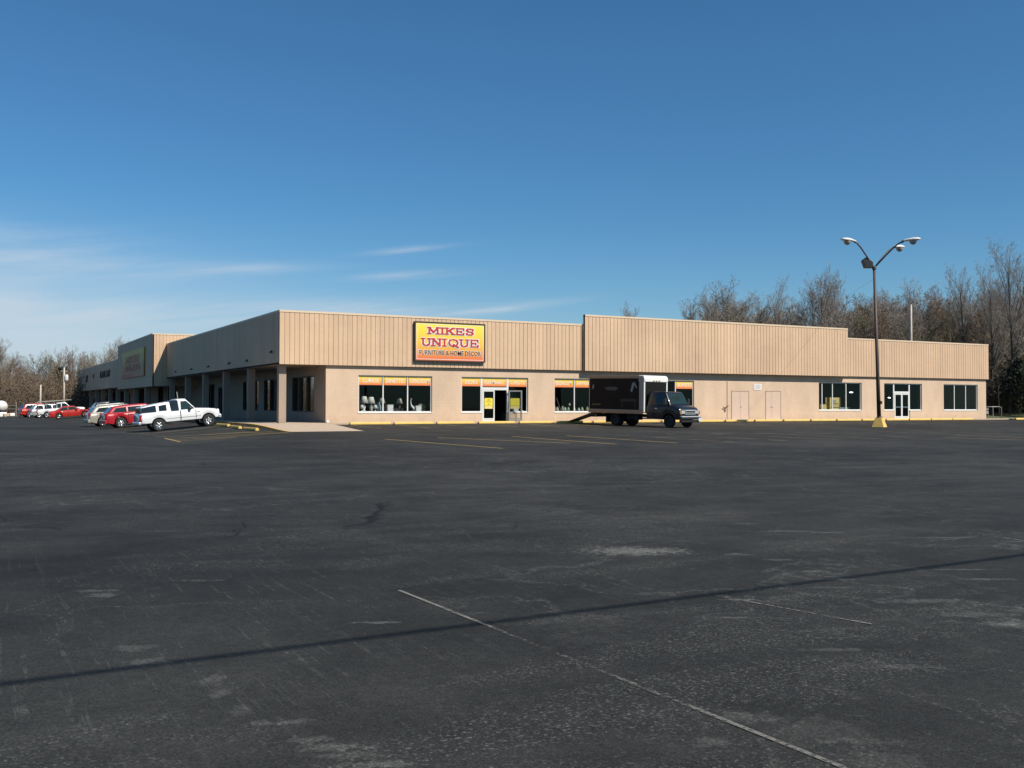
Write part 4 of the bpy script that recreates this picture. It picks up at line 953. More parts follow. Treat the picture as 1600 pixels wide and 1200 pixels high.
def car(name, label, cat, paintm, L, W, xf, xr, r, top, zb, gh, seams=(), head=None, tail=None, group='vehicles parked along the left wing', tw=.21, bumper=None, arch=1.17, bot=None, trim=True):
    root = empty(name, (0, 0, 0), 0, label, cat, group)
    x0, x1 = -L / 2, L / 2
    bot = bot or [(x0, zb + .16), (x0 + .5, zb), (x1 - .6, zb), (x1, zb + .1)]
    body = obj('body', loft_body(x0, x1, W, top, bot, [(xf, r * arch, r), (xr, r * arch, r)]), paintm, root, True)
    for o in [body]:
        md = o.modifiers.new('edge', 'EDGE_SPLIT'); md.split_angle = R_(40)
    k = MB(); k.box(x0 + .25, x1 - .25, -W / 2 + .24, W / 2 - .24, zb + .02, zb + .30); obj('underbody', k, M['under'], root)
    for g in gh: greenhouse(root, g, g.get('mat', paintm), g.get('name', 'cabin'))
    for sx, xx in ((1, xf), (-1, xr)):
        for s in (-1, 1): wheel(root, xx, s * (W / 2 - tw / 2 - .02), r, tw, s)
    if seams:
        for s in (-1, 1):
            k = MB()
            for (x, za, zc) in seams: k.box(x - .009, x + .009, s * W / 2 - .02, s * W / 2 + .003, za, zc)
            obj('door_seam', k, M['under'], body)
            k = MB()
            for (x, za, zc) in seams[1:2]: k.box(x + .10, x + .26, s * (W / 2 + .012) - .012, s * (W / 2 + .012) + .012, zc - .16, zc - .12)
            obj('door_handle', k, M['plastic'] if trim else paintm, body)
    for s in (-1, 1):
        if head:
            x, z, ww, hh = head; k = MB(); k.box(x - .12, x, s * (W / 2 - .12 - ww / 2) - ww / 2, s * (W / 2 - .12 - ww / 2) + ww / 2, z - hh / 2, z + hh / 2); bevel(obj('headlight', k, M['head'], root), .03, 2)
        if tail:
            x, z, ww, hh = tail; k = MB(); k.box(x, x + .16, s * (W / 2 - .02 - ww / 2) - ww / 2, s * (W / 2 - .02 - ww / 2) + ww / 2, z - hh / 2, z + hh / 2); bevel(obj('tail_light', k, M['tail'], root), .025, 2)
        gx = gh[0]['base'][0]
        k = MB(); y = s * (gh[0]['wb'] + .13); zz = gh[0]['base'][2] + .10; k.box(gx - .55, gx - .40, y - .10, y + .10, zz - .08, zz + .09); bevel(obj('wing_mirror', k, M['plastic'] if trim else paintm, root), .03, 2)
    if bumper:
        for (xa, xb, za, zc, m_) in bumper: k = MB(); k.box(xa, xb, -W / 2 + .03, W / 2 - .03, za, zc); bevel(obj('bumper', k, m_, root), .05, 3)
    k = MB(); k.box(x0 - .012, x0 + .02, -.26, .26, .62 if L > 5 else .78, .77 if L > 5 else .92); obj('number_plate', k, M['plate'], root)
    return root
def place(root, px_, py_, hd, wb_f, wb_r, side):
    """stand the car so that its rear wheel on the given side touches ground at (px_, py_)"""
    h = R_(hd); c, s = math.cos(h), math.sin(h)
    cx = px_ - (wb_r * c - side * s); cy = py_ - (wb_r * s + side * c)
    zr = gz(px_, py_); fx, fy = cx + wb_f * c - side * s, cy + wb_f * s + side * c; zf = gz(fx, fy)
    pit = math.atan2(zf - zr, wb_f - wb_r)
    zc = zr + (zf - zr) * (0 - wb_r) / (wb_f - wb_r)
    root.location = (cx, cy, zc); root.rotation_euler = (0, -pit, h)

# white pickup with canopy
L, W = 4.80, 1.96
pick = car('pickup_truck', 'white pickup with a windowed canopy over its bed, nearest of the parked vehicles', 'pickup', M['p_white'], L, W, 1.66, -1.33, .37,
    [(-2.40, 1.10), (-2.33, 1.14), (.56, 1.16), (.89, 1.18), (1.77, 1.10), (2.24, 1.02), (2.40, .86)], .50,
    [dict(base=(1.05, -.26, 1.10), roof=(.39, -.20, 1.79, 1.79), wb=.90, wr=.74, bev=.06, glass='glass_green', panes=[[(.87, 1.17), (.05, 1.17), (.07, 1.68), (.41, 1.68)]], name='cab'),
     dict(base=(-.19, -2.33, 1.10), roof=(-.58, -2.28, 1.70, 1.50), wb=.91, wr=.78, bev=.05, ws=False, panes=[[(-1.42, 1.17), (-2.30, 1.17), (-2.27, 1.465), (-1.42, 1.565)], [(-.80, 1.2), (-1.25, 1.2), (-1.25, 1.52), (-.80, 1.57)]], name='canopy'),
     dict(base=(-.06, -.56, 1.12), roof=(-.09, -.62, 1.755, 1.70), wb=.905, wr=.79, bev=.03, ws=False, rw=False, panes=[], name='dark_rear_quarter', mat=M['glass_car'])],
    seams=[(.0, .58, 1.13), (.91, .62, 1.14), (-.02, .6, 1.13)], head=(2.385, .88, .34, .16), tail=(-2.415, .86, .14, .42), bot=[(-2.40, .56), (-2.05, .52), (2.05, .50), (2.40, .55)], arch=1.2,
    bumper=[(2.27, 2.48, .46, .70, M['chrome']), (-2.53, -2.34, .46, .66, M['chrome'])], tw=.25)
pick.scale = (.95, .97, .97)
place(pick, -6.45, 2.0, 2.5, 1.66, -1.33, -W / 2)
k = MB(); k.box(2.35, 2.425, -.52, .52, .72, .98); bevel(obj('grille', k, M['chrome'], pick), .02)
k = MB(); k.box(-.85, 1.2, -W / 2 - .006, -W / 2 + .01, .70, .725); k.box(-.85, 1.2, W / 2 - .01, W / 2 + .006, .70, .725); obj('body_moulding', k, M['alu_grey'], pick)
k = MB(); k.tube([(.0, -.5, 1.8), (-.02, -.5, 2.25)], .012, 5); obj('aerial', k, M['white'], pick)

def suv(label, pm, zr, x, y, hd, glass='glass_car', group='vehicles parked along the left wing', rack=None, tall=1.0):
    L, W = 4.65, 1.90
    c = car('parked_car', label, 'car', pm, L, W, 1.38, -1.36, .36,
        [(-2.325, .95), (-2.25, 1.05), (1.05, 1.05), (1.35, 1.03), (2.0, .93), (2.25, .80), (2.325, .62)], .27,
        [dict(base=(1.22, -2.24, 1.00), roof=(.42, -1.75, zr, zr - .05), wb=.88, wr=.66, bev=.09, glass=glass, panes=[[(.98, 1.06), (.13, 1.06), (.13, zr - .12), (.42, zr - .12)], [(.05, 1.06), (-.82, 1.06), (-.82, zr - .13), (.05, zr - .12)], [(-.92, 1.06), (-1.82, 1.10), (-1.58, zr - .16), (-.92, zr - .13)]], name='cabin')],
        seams=[(.12, .36, 1.02), (-.86, .4, 1.02), (1.0, .38, 1.0)], head=(2.24, .80, .36, .15), tail=(-2.34, .92, .16, .34), trim=False, group=group,
        bumper=[(2.16, 2.37, .34, .60, pm), (-2.41, -2.2, .36, .62, pm)])
    place(c, x, y, hd, 1.38, -1.36, -W / 2)
    if rack:
        for s in (-1, 1): k = MB(); k.tube([(.2, s * .58, zr + .01), (.12, s * .58, zr + .07), (-1.4, s * .58, zr + .04), (-1.5, s * .58, zr - .02)], .02, 6); obj('roof_rail', k, rack, c)
    return c
def gp(px, py):
    """ground point seen at (px, py) of the photo"""
    x, y = px - 800, py - 600; r = -ro; x, y = x * math.cos(r) - y * math.sin(r), x * math.sin(r) + y * math.cos(r)
    d = fwd * FPX + Rv * x + up0 * (-y); d.normalize(); t = 3.0
    while t < 400:
        p = CAM + d * t
        if p.z < gz(p.x, p.y): break
        t += .02
    return CAM + d * t
p = gp(190, 668.8); suv('dark red hatchback style wagon parked just left of the white pickup', M['p_dkred'], 1.52, p.x, p.y, 4)
p = gp(167, 667); suv('champagne coloured wagon with pale roof rails behind the dark red wagon', M['p_gold'], 1.53, p.x - .15, p.y + .4, 4, rack=M['white'])
p = gp(122, 658); suv('charcoal wagon in shade between the champagne wagon and the bright red coupe', M['p_dark'], 1.62, p.x + 2.4, p.y + 2, 3)
L, W = 4.5, 1.74
sed = car('parked_car', 'low bright red coupe parked in front of the white pickup with a rack', 'car', M['p_red'], L, W, 1.30, -1.30, .31,
    [(-2.25, .78), (-2.1, .90), (-1.2, .92), (.9, .90), (1.9, .76), (2.15, .66), (2.25, .5)], .22,
    [dict(base=(1.0, -1.72, .88), roof=(.22, -.86, 1.34, 1.32), wb=.80, wr=.58, bev=.07, glass='glass_green', panes=[[(.74, .93), (-.30, .93), (-.30, 1.25), (.22, 1.25)], [(-.38, .93), (-1.30, .93), (-.86, 1.23), (-.38, 1.25)]])],
    seams=[(-.34, .32, .88), (.86, .34, .88)], head=(2.2, .64, .4, .10), tail=(-2.27, .76, .4, .13), trim=False, bumper=[(2.12, 2.31, .26, .5, M['p_red']), (-2.31, -2.12, .28, .54, M['p_red'])])
p = gp(92.5, 655); place(sed, p.x, p.y, -2, 1.30, -1.30, -W / 2)
L, W = 5.4, 1.94
wp = car('pickup_truck', 'white pickup with a dark ladder rack behind the bright red coupe', 'pickup', M['p_white'], L, W, 1.75, -1.60, .36,
    [(-2.7, 1.02), (-2.6, 1.06), (.6, 1.08), (1.0, 1.08), (2.0, 1.02), (2.55, .96), (2.7, .8)], .48,
    [dict(base=(1.15, -.55, 1.04), roof=(.5, -.45, 1.74, 1.74), wb=.88, wr=.72, bev=.06, panes=[[(.95, 1.1), (.08, 1.1), (.1, 1.62), (.5, 1.62)], [(.0, 1.1), (-.45, 1.1), (-.42, 1.6), (.0, 1.62)]], name='cab')],
    seams=[(.02, .56, 1.05), (1.0, .58, 1.05)], head=(2.68, .82, .34, .16), tail=(-2.72, .84, .14, .4), bumper=[(2.58, 2.78, .44, .66, M['chrome']), (-2.86, -2.66, .44, .62, M['chrome'])])
k = MB()
for x in (-2.5, -1.6, -.7): 
    for s in (-1, 1): k.tube([(x, s * .9, 1.04), (x, s * .9, 1.9)], .03, 5)
    k.tube([(x, -.95, 1.9), (x, .95, 1.9)], .03, 5)
for s in (-1, 1): k.tube([(-2.7, s * .9, 1.93), (1.2, s * .9, 1.96)], .035, 5)
for q in range(6): k.box(-2.5, .9, -.7 + q * .24, -.6 + q * .24, 1.96, 2.04)
obj('ladder_rack', k, M['alu_grey'], wp)
p = gp(84, 653); place(wp, p.x - .6, p.y + 1.5, -1, 1.75, -1.6, -W / 2)
p = gp(67, 653.5); suv('silver wagon with large red tail lamps left of the racked pickup', M['p_silver'], 1.62, p.x - .2, p.y + 2.0, 6)
p = gp(54, 652.5); suv('maroon and red wagon at the far left end of the parked row', M['p_red'], 1.7, p.x - .4, p.y + 2.5, 12)

# box truck
def box_truck():
    root = empty('box_truck', (0, 0, 0), 0, 'dark box truck with pale framed box and lowered loading ramp by the shop wall', 'truck')
    # x=0 is the front bumper, forward +x
    W = 2.02
    body = obj('cab', loft_body(-2.62, -.06, W, [(-2.62, 1.40), (-1.0, 1.41), (-.80, 1.40), (-.45, 1.32), (-.18, 1.22), (-.09, 1.14), (-.06, 1.06)], [(-2.62, .50), (-.5, .48), (-.06, .58)], [(-.92, .46, .39)], rf=.14, rr_=.02, n=60), M['p_navy'], root, True)
    body.modifiers.new('edge', 'EDGE_SPLIT').split_angle = R_(40)
    greenhouse(body, dict(base=(-.80, -2.6, 1.38), roof=(-1.26, -2.58, 2.17, 2.17), wb=.97, wr=.84, bev=.07, glass='glass_green', rw=False, panes=[[(-1.02, 1.44), (-1.95, 1.44), (-1.95, 2.04), (-1.34, 2.04)]]), M['p_navy'], 'cab_roof')
    for s in (-1, 1):
        k = MB(); k.box(-2.02 - .008, -2.02 + .008, s * W / 2 - .02, s * W / 2 + .003, .56, 1.4); k.box(-1.12, -1.10, s * W / 2 - .02, s * W / 2 + .003, .9, 1.4); obj('door_seam', k, M['under'], body)
        k = MB(); k.box(-1.95, -1.78, s * (W / 2 + .012) - .012, s * (W / 2 + .012) + .012, 1.14, 1.18); obj('door_handle', k, M['chrome'], body)
        k = MB(); k.box(-.13, -.02, s * .70 - .17, s * .70 + .17, .86, 1.06); bevel(obj('headlight', k, M['head'], root), .03)
        k = MB(); k.box(-.14, -.035, s * .93 - .06, s * .93 + .06, .84, 1.04); bevel(obj('turn_signal', k, M['amber'] if s < 0 else M['tail'], root), .02)
        mm = empty('wing_mirror', (-1.02, s * (W / 2 + .04), 1.5)); mm.parent = root
        k = MB(); k.box(-.07, .03, s * .12 - .11, s * .12 + .11, -.10, .26); bevel(obj('housing', k, M['plastic'], mm), .03)
        k = MB(); k.box(-.074, -.071, s * .12 - .09, s * .12 + .09, -.08, .24); obj('mirror_glass', k, M['chrome'], mm)
    k = MB(); t = .035
    for bxs in ((-.50, .50, .84, .84 + t), (-.50, .50, 1.05, 1.05 + t), (-.50, -.50 + t, .84 + t, 1.05), (.50 - t, .50, .84 + t, 1.05), (-.46, .46, .945, .965)): k.box(-.06, -.008, bxs[0], bxs[1], bxs[2], bxs[3])
    gr = obj('grille', k, M['bright_trim'], root); k = MB(); k.box(-.08, -.03, -.50, .50, .845, 1.08); obj('grille_mesh', k, M['plastic'], gr)
    k = MB(); k.box(-.075, -.02, -.86, .86, 1.085, 1.105); obj('hood_trim', k, M['bright_trim'], root)
    k = MB(); k.box(-.12, .06, -1.0, 1.0, .52, .70); bevel(obj('bumper', k, M['plastic'], root), .04, 3)
    k = MB(); k.box(-.06, .072, -.98, .98, .66, .725); bevel(obj('bumper_strip', k, M['bright_trim'], root), .02)
    k = MB(); k.box(-.2, 0, -.9, .9, .34, .5); bevel(obj('air_dam', k, M['plastic'], root), .03)
    k = MB(); k.box(.06, .075, .72, 1.02, .42, .62); obj('number_plate', k, M['plate'], root)
    # chassis
    k = MB()
    for s in (-1, 1): k.box(-7.2, -2.4, s * .42 - .05, s * .42 + .05, .58, .76)
    for x in (-3, -4.2, -6.2, -7.1): k.box(x - .05, x + .05, -.37, .37, .6, .74)
    k.tube([(-5.15, -.8, .40), (-5.15, .8, .40)], .07, 8); k.lathe([(0, -.2), (.16, -.12), (.18, 0), (.16, .12), (0, .2)], 12, 'x', (-5.15, 0, .40))
    k.tube([(-3.2, .2, .5), (-6.6, .2, .48)], .05, 6); k.box(-4.2, -3.3, -.95, -.5, .42, .74)
    obj('chassis', k, M['under'], root)
    for s in (-1, 1):
        wheel(root, -.92, s * (W / 2 - .14), .385, .24, s, 'steel'); wheel(root, -5.15, s * (1.0 - .12), .385, .24, s, 'steel'); wheel(root, -5.15, s * (1.0 - .40), .385, .22, s, 'steel')
        k = MB(); k.box(-5.85, -5.82, s * .82 - .24, s * .82 + .24, .2, .76); obj('mud_flap', k, M['rubber'], root)
    # box
    x0, x1, hw, z0, z1 = -7.22, -2.70, 1.20, .80, 3.20
    k = MB(); k.box(x0, x1, -hw + .03, hw - .03, z0 + .05, z1 - .03); bx = obj('cargo_box', k, M['box_white'], root); bevel(bx, .05, 2)
    dark = mat('truck_side_print', (.014, .010, .009), .6, var=.75, scale=1.3, coat=.0, spec=.2)
    for s in (-1, 1):
        k = MB(); k.box(x0 + .08, x1 - .36, s * (hw - .02) - .012, s * (hw - .02) + .012, z0 + .24, z1 - .20); sp = obj('side_panel', k, dark, bx)
        y = s * (hw - .006)
        for poly in ([(-3.75, 2.25), (-3.60, 2.72), (-3.42, 2.78), (-3.25, 2.5), (-3.2, 2.38), (-3.32, 2.42), (-3.42, 2.6), (-3.55, 2.3), (-3.62, 2.12)], [(-6.95, 2.3), (-6.85, 2.62), (-6.75, 2.6), (-6.8, 2.36)]):
            k = MB(); k.prism([(px, y - s * .002, pz) for px, pz in poly], (0, s * .004, 0)); obj('pale_graphic', k, mat('pale_print', (.34, .33, .34), .5), sp)
        k = MB(); k.prism([(px, y - s * .002, pz) for px, pz in ((-5.9, 2.38), (-5.5, 2.48), (-4.9, 2.46), (-4.75, 2.36), (-5.0, 2.24), (-5.6, 2.26))], (0, s * .004, 0)); obj('grey_graphic', k, mat('dim_print', (.085, .08, .085), .5), sp)
        k = MB(); k.prism([(px, y - s * .002, pz) for px, pz in ((-6.9, 1.28), (-6.2, 1.30), (-6.2, 1.40), (-6.9, 1.38))], (0, s * .004, 0)); obj('green_graphic', k, mat('olive_print', (.09, .10, .03), .5), sp)
        k = MB(); k.box(-4.55, -3.25, y - .002 if s > 0 else y - .002, y + .002, 1.55, 1.72); k.box(-4.45, -4.36, y - .002, y + .002, 1.12, 1.548); k.box(-3.42, -3.33, y - .002, y + .002, 1.12, 1.548); obj('table_graphic', k, M['black'], sp)
        k = MB(); k.box(x0, x1 - .36, s * (hw - .015) - .02, s * (hw - .015) + .02, z1 - .19, z1 - .02); bevel(obj('top_rail', k, M['box_rail'], bx), .01)
        k = MB(); k.box(x0, x1 - .03, s * (hw - .015) - .022, s * (hw - .015) + .022, z0, z0 + .22); bevel(obj('bottom_rail', k, M['box_rail'], bx), .01)
        k = MB(); k.box(x1 - .35, x1 - .005, s * (hw - .02) - .02, s * (hw - .02) + .02, z0 + .225, z1 - .05); bevel(obj('corner_post', k, M['box_grey'], bx), .015)
        k = MB(); k.box(x1 - .02, x1 + .035, s * (hw - .07) - .06, s * (hw - .07) + .06, z0 + .1, z1 - .2); bevel(obj('front_edge', k, M['box_white'], bx), .02)
    k = MB(); pr = [(x1 - .42, z1), (x1 - .1, z1 - .01), (x1 + .02, z1 - .08), (x1 + .07, z1 - .2), (x1 + .07, z1 - .42), (x1 - .42, z1 - .42)]
    k.prism([(a, -hw + .005, b) for a, b in pr], (0, 2 * hw - .01, 0)); fr = obj('front_cap', k, M['box_white'], bx); bevel(fr, .05, 3)
    k = MB(); k.box(x1 - .01, x1 + .012, -hw + .14, hw - .14, z0 + .1, z1 - .43); obj('front_panel', k, mat('truck_front_print', (.010, .009, .008), .7, spec=.15), bx)
    for y in (-.28, 0, .28): k = MB(); k.box(x1 + .06, x1 + .10, y - .07, y + .07, z1 - .37, z1 - .31); obj('marker_light', k, M['amber'], fr)
    k = MB(); k.box(x0 - .03, x0 + .01, -hw + .05, hw - .05, z0 + .02, z1 - .02); obj('rear_frame', k, M['black'], bx)
    # ramp from the box floor to the ground
    rp = empty('loading_ramp', (x0 - .03, 0, z0 + .0)); rp.parent = root
    lx, dz = -2.75, -(z0 + 0) + .03
    for y in (-.38, .34): k = MB(); k.prism([(0, y, 0), (lx, y, dz), (lx, y, dz + .05), (0, y, .12)], (0, .05, 0)); obj('side_rail', k, M['plastic'], rp)
    k = MB(); k.prism([(0, -.33, .03), (lx, -.33, dz + .005), (lx, -.33, dz + .03), (0, -.33, .06)], (0, .67, 0)); obj('deck', k, M['dkbrown'], rp)
    k = MB(); k.box(x0 - .10, x0 + .3, -.95, .95, .52, .60); k.tube([(x0 + .2, -.8, .56), (x0 + .2, -.8, .80)], .03, 5); k.tube([(x0 + .2, .8, .56), (x0 + .2, .8, .80)], .03, 5); obj('rear_step', k, M['under'], root)
    return root
bt = box_truck()
TH = -74.5
h = R_(TH); fw = Vector((math.cos(h), math.sin(h))); lf = Vector((-math.sin(h), math.cos(h)))
q = gp(1045, 667.5); q = q + (CAM - q).normalized() * 1.3; q.z = gz(q.x, q.y)
# near front wheel is on the right hand side (y = -0.87)
o2 = Vector((q.x, q.y)) - fw * (-.92) - lf * (-.95)
zf = gz(*(o2 + fw * -.92)); zr = gz(*(o2 + fw * -5.15)); pit = math.atan2(zf - zr, 4.23)
bt.location = (o2.x, o2.y, zf + math.tan(pit) * .92); bt.rotation_euler = (0, -pit, h)

# ------------------------------------------------------------------ lamp post
lb = gp(1374, 666.5); lb = lb + (CAM - lb).normalized() * .9; lb.z = gz(lb.x, lb.y)
lp = empty('lamp_post', (lb.x, lb.y, lb.z), 0, 'tall brown lamp post with three white lamp heads and a yellow base', 'lamp post')
lean = math.tan(R_(1.55))
def LP(r, f, u): return Rv * (r - u * lean) + Fv * f + Vector((0, 0, u))
rotb = math.atan2(Rv.y, Rv.x) + R_(-36)
k = MB(); c, s = math.cos(rotb), math.sin(rotb)
for (hw, z) in ((.42, -.1), (.40, .0), (.21, .62)):
    for (a, b) in ((-1, -1), (1, -1), (1, 1), (-1, 1)): k.v.append((c * a * hw - s * b * hw, s * a * hw + c * b * hw, z))
for j in (0, 1):
    for i in range(4): k.f.append((4 * j + i, 4 * j + (i + 1) % 4, 4 * j + 4 + (i + 1) % 4, 4 * j + 4 + i))
k.f.append((8, 9, 10, 11)); bevel(obj('base', k, M['stop'], lp), .03, 2)
HT = 10.55
k = MB(); k.tube([LP(0, 0, .6), LP(0, 0, 4), LP(0, 0, HT)], [.135, .115, .085], 12); obj('pole', k, M['pole'], lp, True)
k = MB(); k.lathe([(0, .58), (.22, .58), (.22, .64), (.15, .66), (.14, .72), (0, .72)], 14); obj('flange', k, M['pole'], lp)
k = MB(); k.box(-.07, .07, -.19, -.1, 1.5, 1.72); o = obj('hand_hole_cover', k, M['dkbrown'], lp); o.location = (0, 0, 0)
k = MB(); k.lathe([(0, HT - .12), (.13, HT - .12), (.14, HT + .05), (.1, HT + .12), (0, HT + .12)], 12, 'z', tuple(Rv * (-HT * lean))); obj('pole_cap', k, M['pole'], lp)
def lamp_arm(dr, df, rise):
    d = (Rv * dr + Fv * df); top = LP(0, 0, HT)
    P = lambda t, z: top + d * t + Vector((0, 0, z))
    k = MB(); k.tube([P(0, 0), P(.28, rise * .46), P(.5, rise * .80), P(.62, rise * .94), P(.74, rise)], .05, 8); a = obj('arm', k, M['pole'], lp, True)
    dn = d.normalized(); sd = Vector((-dn.y, dn.x, 0)); k = MB()
    e = P(.70, rise)
    secs = [(-.05, .08, .07), (.15, .13, .11), (.38, .22, .15), (.7, .27, .17), (.98, .22, .14), (1.12, .10, .07)]
    n = 12
    for (t, w, hh) in secs:
        for i in range(n):
            an = 2 * math.pi * i / n; z = math.sin(an) * hh; z = z if z > 0 else z * .35
            k.v.append(tuple(e + dn * t + sd * math.cos(an) * w + Vector((0, 0, z + .03 + t * .05))))
    for j in range(len(secs) - 1):
        for i in range(n): k.f.append((j * n + i, j * n + (i + 1) % n, (j + 1) * n + (i + 1) % n, (j + 1) * n + i))
    k.f.append(tuple(range(n))); k.f.append(tuple(range((len(secs) - 1) * n, len(secs) * n)))
    hd = obj('lamp_head', k, M['lamp_w'], lp, True)
    k = MB(); ring = [(.24, 0), (.22, -.13), (.14, -.24), (0, -.29)]
    c0 = e + dn * .66 + Vector((0, 0, .03)); k.lathe(ring, 14, 'z', tuple(c0)); obj('lens', k, M['lamp_glass'], hd, True)
lamp_arm(-2.1, -.9, 1.62); lamp_arm(2.25, -1.1, 1.62); lamp_arm(2.75, 2.2, 1.62)
k = MB(); top = LP(0, 0, HT)
a = top + Rv * -.12 + Vector((0, 0, -.02))
for pl_ in [[(0, .0), (-.52, .0), (-.70, .50), (-.42, .72), (-.02, .40)]]:
    k.prism([tuple(a + Rv * u + Vector((0, 0, v)) - Fv * .22) for u, v in pl_], tuple(Fv * .44))
bevel(obj('floodlight_box', k, M['plastic'], lp), .03, 2)

# ------------------------------------------------------------------ utility poles, cables
def upole(p, h, r, label, extras=True, lean_=(0, 0)):
    e = empty('utility_pole', p, 0, label, 'utility pole'); k = MB()
    k.tube([(0, 0, -.2), (lean_[0] * h / 2, lean_[1] * h / 2, h / 2), (lean_[0] * h, lean_[1] * h, h)], [r, r * .85, r * .7], 10); obj('pole', k, M['wood_pole'], e, True)
    if extras:
        zz = h * .72; k = MB(); q = Rv * .32; k.lathe([(0, 0), (.22, 0), (.24, .05), (.24, .72), (.2, .8), (0, .84)], 14, 'z', (q.x, q.y, zz)); obj('transformer', k, M['lamp_w'], e, True)
        k = MB(); k.tube([tuple(Rv * -.5 + Vector((0, 0, h - .5))), tuple(Rv * .5 + Vector((0, 0, h - .5)))], .05, 6); obj('crossarm', k, M['wood_pole'], e)
    return e
Z = 138; p = at(100, Z); p.z = gz(p.x, p.y); upole(p, top_z(575, Z) - p.z, .15, 'tall pale wooden utility pole with a grey transformer beyond the parked cars')
Z = 136; p = at(63, Z); p.z = gz(p.x, p.y); upole(p, top_z(602, Z) - p.z, .14, 'short bare pale pole left of the transformer pole', False, (.01, 0))
Z = 103; p = at(1424.5, Z); p.z = .2; upole(p, top_z(474, Z) - p.z, .125, 'pale wooden pole rising behind the right end of the roof', False)
# thin service wire from the lamp post towards the trees
a = Vector((lb.x, lb.y, lb.z)) + LP(0, 0, 9.85); b = at(1215, 150, top_z(486, 150)); k = MB()
k.tube([a + (b - a) * (i / 14) + Vector((0, 0, -1.2 * 4 * (i / 14) * (1 - i / 14))) for i in range(15)], .006, 5)
tag(obj('service_wire', k, M['plastic']), 'thin dark wire running from the lamp post to the trees behind the roof', 'wire')
# heavy overhead cable behind the camera: its shadow crosses the foreground
HW = 8.5
ga = Vector((-16.12, -52.25)); gb = Vector((-6.22, -51.82)); dd = (gb - ga)
def cabpt(t): q = ga + dd * t; return Vector((q.x + HW * SUNX, q.y - HW * SUNY, gz(q.x, q.y) + HW))
SUNX, SUNY = .40, .87
k = MB(); k.tube([cabpt(t / 10) for t in range(-25, 41)], .031, 8)
tag(obj('overhead_cable', k, M['plastic']), 'thick black overhead cable behind the viewer casting a line of shadow on the asphalt', 'cable')
for t in (-2.5, 4.0):
    q = cabpt(t); upole(Vector((q.x, q.y + .25, gz(q.x, q.y))), HW + 1.2, .17, 'wooden pole carrying the thick overhead cable, %s end' % ('left' if t < 0 else 'right'), False)

# ------------------------------------------------------------------ small things at the edges
# gas meter and pipe guard at the right end of the building
gm = empty('gas_meter', (64.75, .75, gz(64.7, .7)), 0, 'grey gas meter with pipes at the right end of the building', 'meter')
k = MB(); k.box(-.2, .2, -.14, .14, .45, .95); bevel(obj('meter_box', k, M['box_grey'], gm), .06, 3)
k = MB(); k.tube([(-.35, 0, 0), (-.35, 0, 1.05), (0, 0, 1.05), (0, 0, .9)], .035, 7); k.tube([(.3, 0, 0), (.3, 0, 1.15), (.1, 0, 1.15)], .03, 7); obj('pipe', k, M['alu_grey'], gm)
gr = empty('pipe_guard', (65.6, .2, gz(65.6, .2)), 0, 'bent pale pipe guard rail beside the gas meter', 'guard rail')
k = MB(); k.tube([(-1.4, .2, 1.12), (.35, 0, 1.12), (.5, 0, 1.05), (.53, 0, .9), (.53, 0, -.1)], .033, 8); obj('rail', k, M['alu_grey'], gr, True)
k = MB(); k.tube([(-.5, .1, 1.12), (-.5, .1, -.1)], .033, 8); obj('post', k, M['alu_grey'], gr)
# white tank trailer and pipe gate at the far left
p = gp(-4, 650.5)
tk = empty('tank_trailer', (p.x, p.y, gz(p.x, p.y)), R_(-60), 'white cylindrical tank on a small trailer at the left edge', 'trailer')
k = MB(); k.lathe([(0, -1.6), (.45, -1.5), (.72, -1.2), (.78, -.9), (.78, .9), (.72, 1.2), (.45, 1.5), (0, 1.6)], 24, 'x', (0, 0, 1.35)); obj('tank', k, M['lamp_w'], tk, True)
k = MB(); k.box(-1.9, 2.6, -.6, -.5, .5, .62); k.box(-1.9, 2.6, .5, .6, .5, .62); k.box(-1.0, -.9, -.5, .5, .5, .62); k.box(.9, 1.0, -.5, .5, .5, .62); obj('frame', k, M['p_maroon'], tk)
for s in (-1, 1): wheel(tk, 0, s * .78, .33, .2, s)
p1, p2 = gp(7.5, 650.5), gp(25, 650.5)
gt = empty('pipe_gate', (p2.x, p2.y, p2.z), 0, 'grey pipe rail gate between the white tank and the red wagon', 'gate')
d = (p1 - p2); k = MB(); k.tube([(0, 0, -.1), (0, 0, 1.95)], .07, 8); obj('post', k, M['alu_grey'], gt); k = MB(); k.tube([d, d + Vector((0, 0, 1.5))], .06, 8); obj('post', k, M['alu_grey'], gt)
for z in (.55, 1.0, 1.45): k = MB(); k.tube([Vector((0, 0, z)), d + Vector((0, 0, z))], .04, 7); obj('rail', k, M['alu_grey'], gt)
mr_ = random.Random(5)
for i, (px, w, hh, col, lab) in enumerate(((4, .9, .6, 'ceram_w', 'pale block lying under the white tank'), (12, 1.1, .45, 'concrete', 'low pale concrete block at the foot of the pipe gate'), (18, .6, .5, 'white', 'white pail sized block beside the gate post'))):
    p = gp(px, 651.5); k = MB(); k.box(-w / 2, w / 2, -.4, .4, 0, hh); o = obj('concrete_block', k, M[col]); o.location = (p.x, p.y, gz(p.x, p.y)); o.rotation_euler = (0, 0, mr_.uniform(-.5, .5)); bevel(o, .08, 2); tag(o, lab, 'block')
# far left stub kerb, pale
k = MB(); pa_, pb_ = gp(-8, 651.3), gp(32, 651.8); dv = (pb_ - pa_).normalized(); nv = Vector((-dv.y, dv.x, 0))
k.prism([tuple(pa_ + nv * .15), tuple(pb_ + nv * .15), tuple(pb_ - nv * .15), tuple(pa_ - nv * .15)], (0, 0, .15)); tag(obj('kerb', k, M['concrete']), kind='structure')

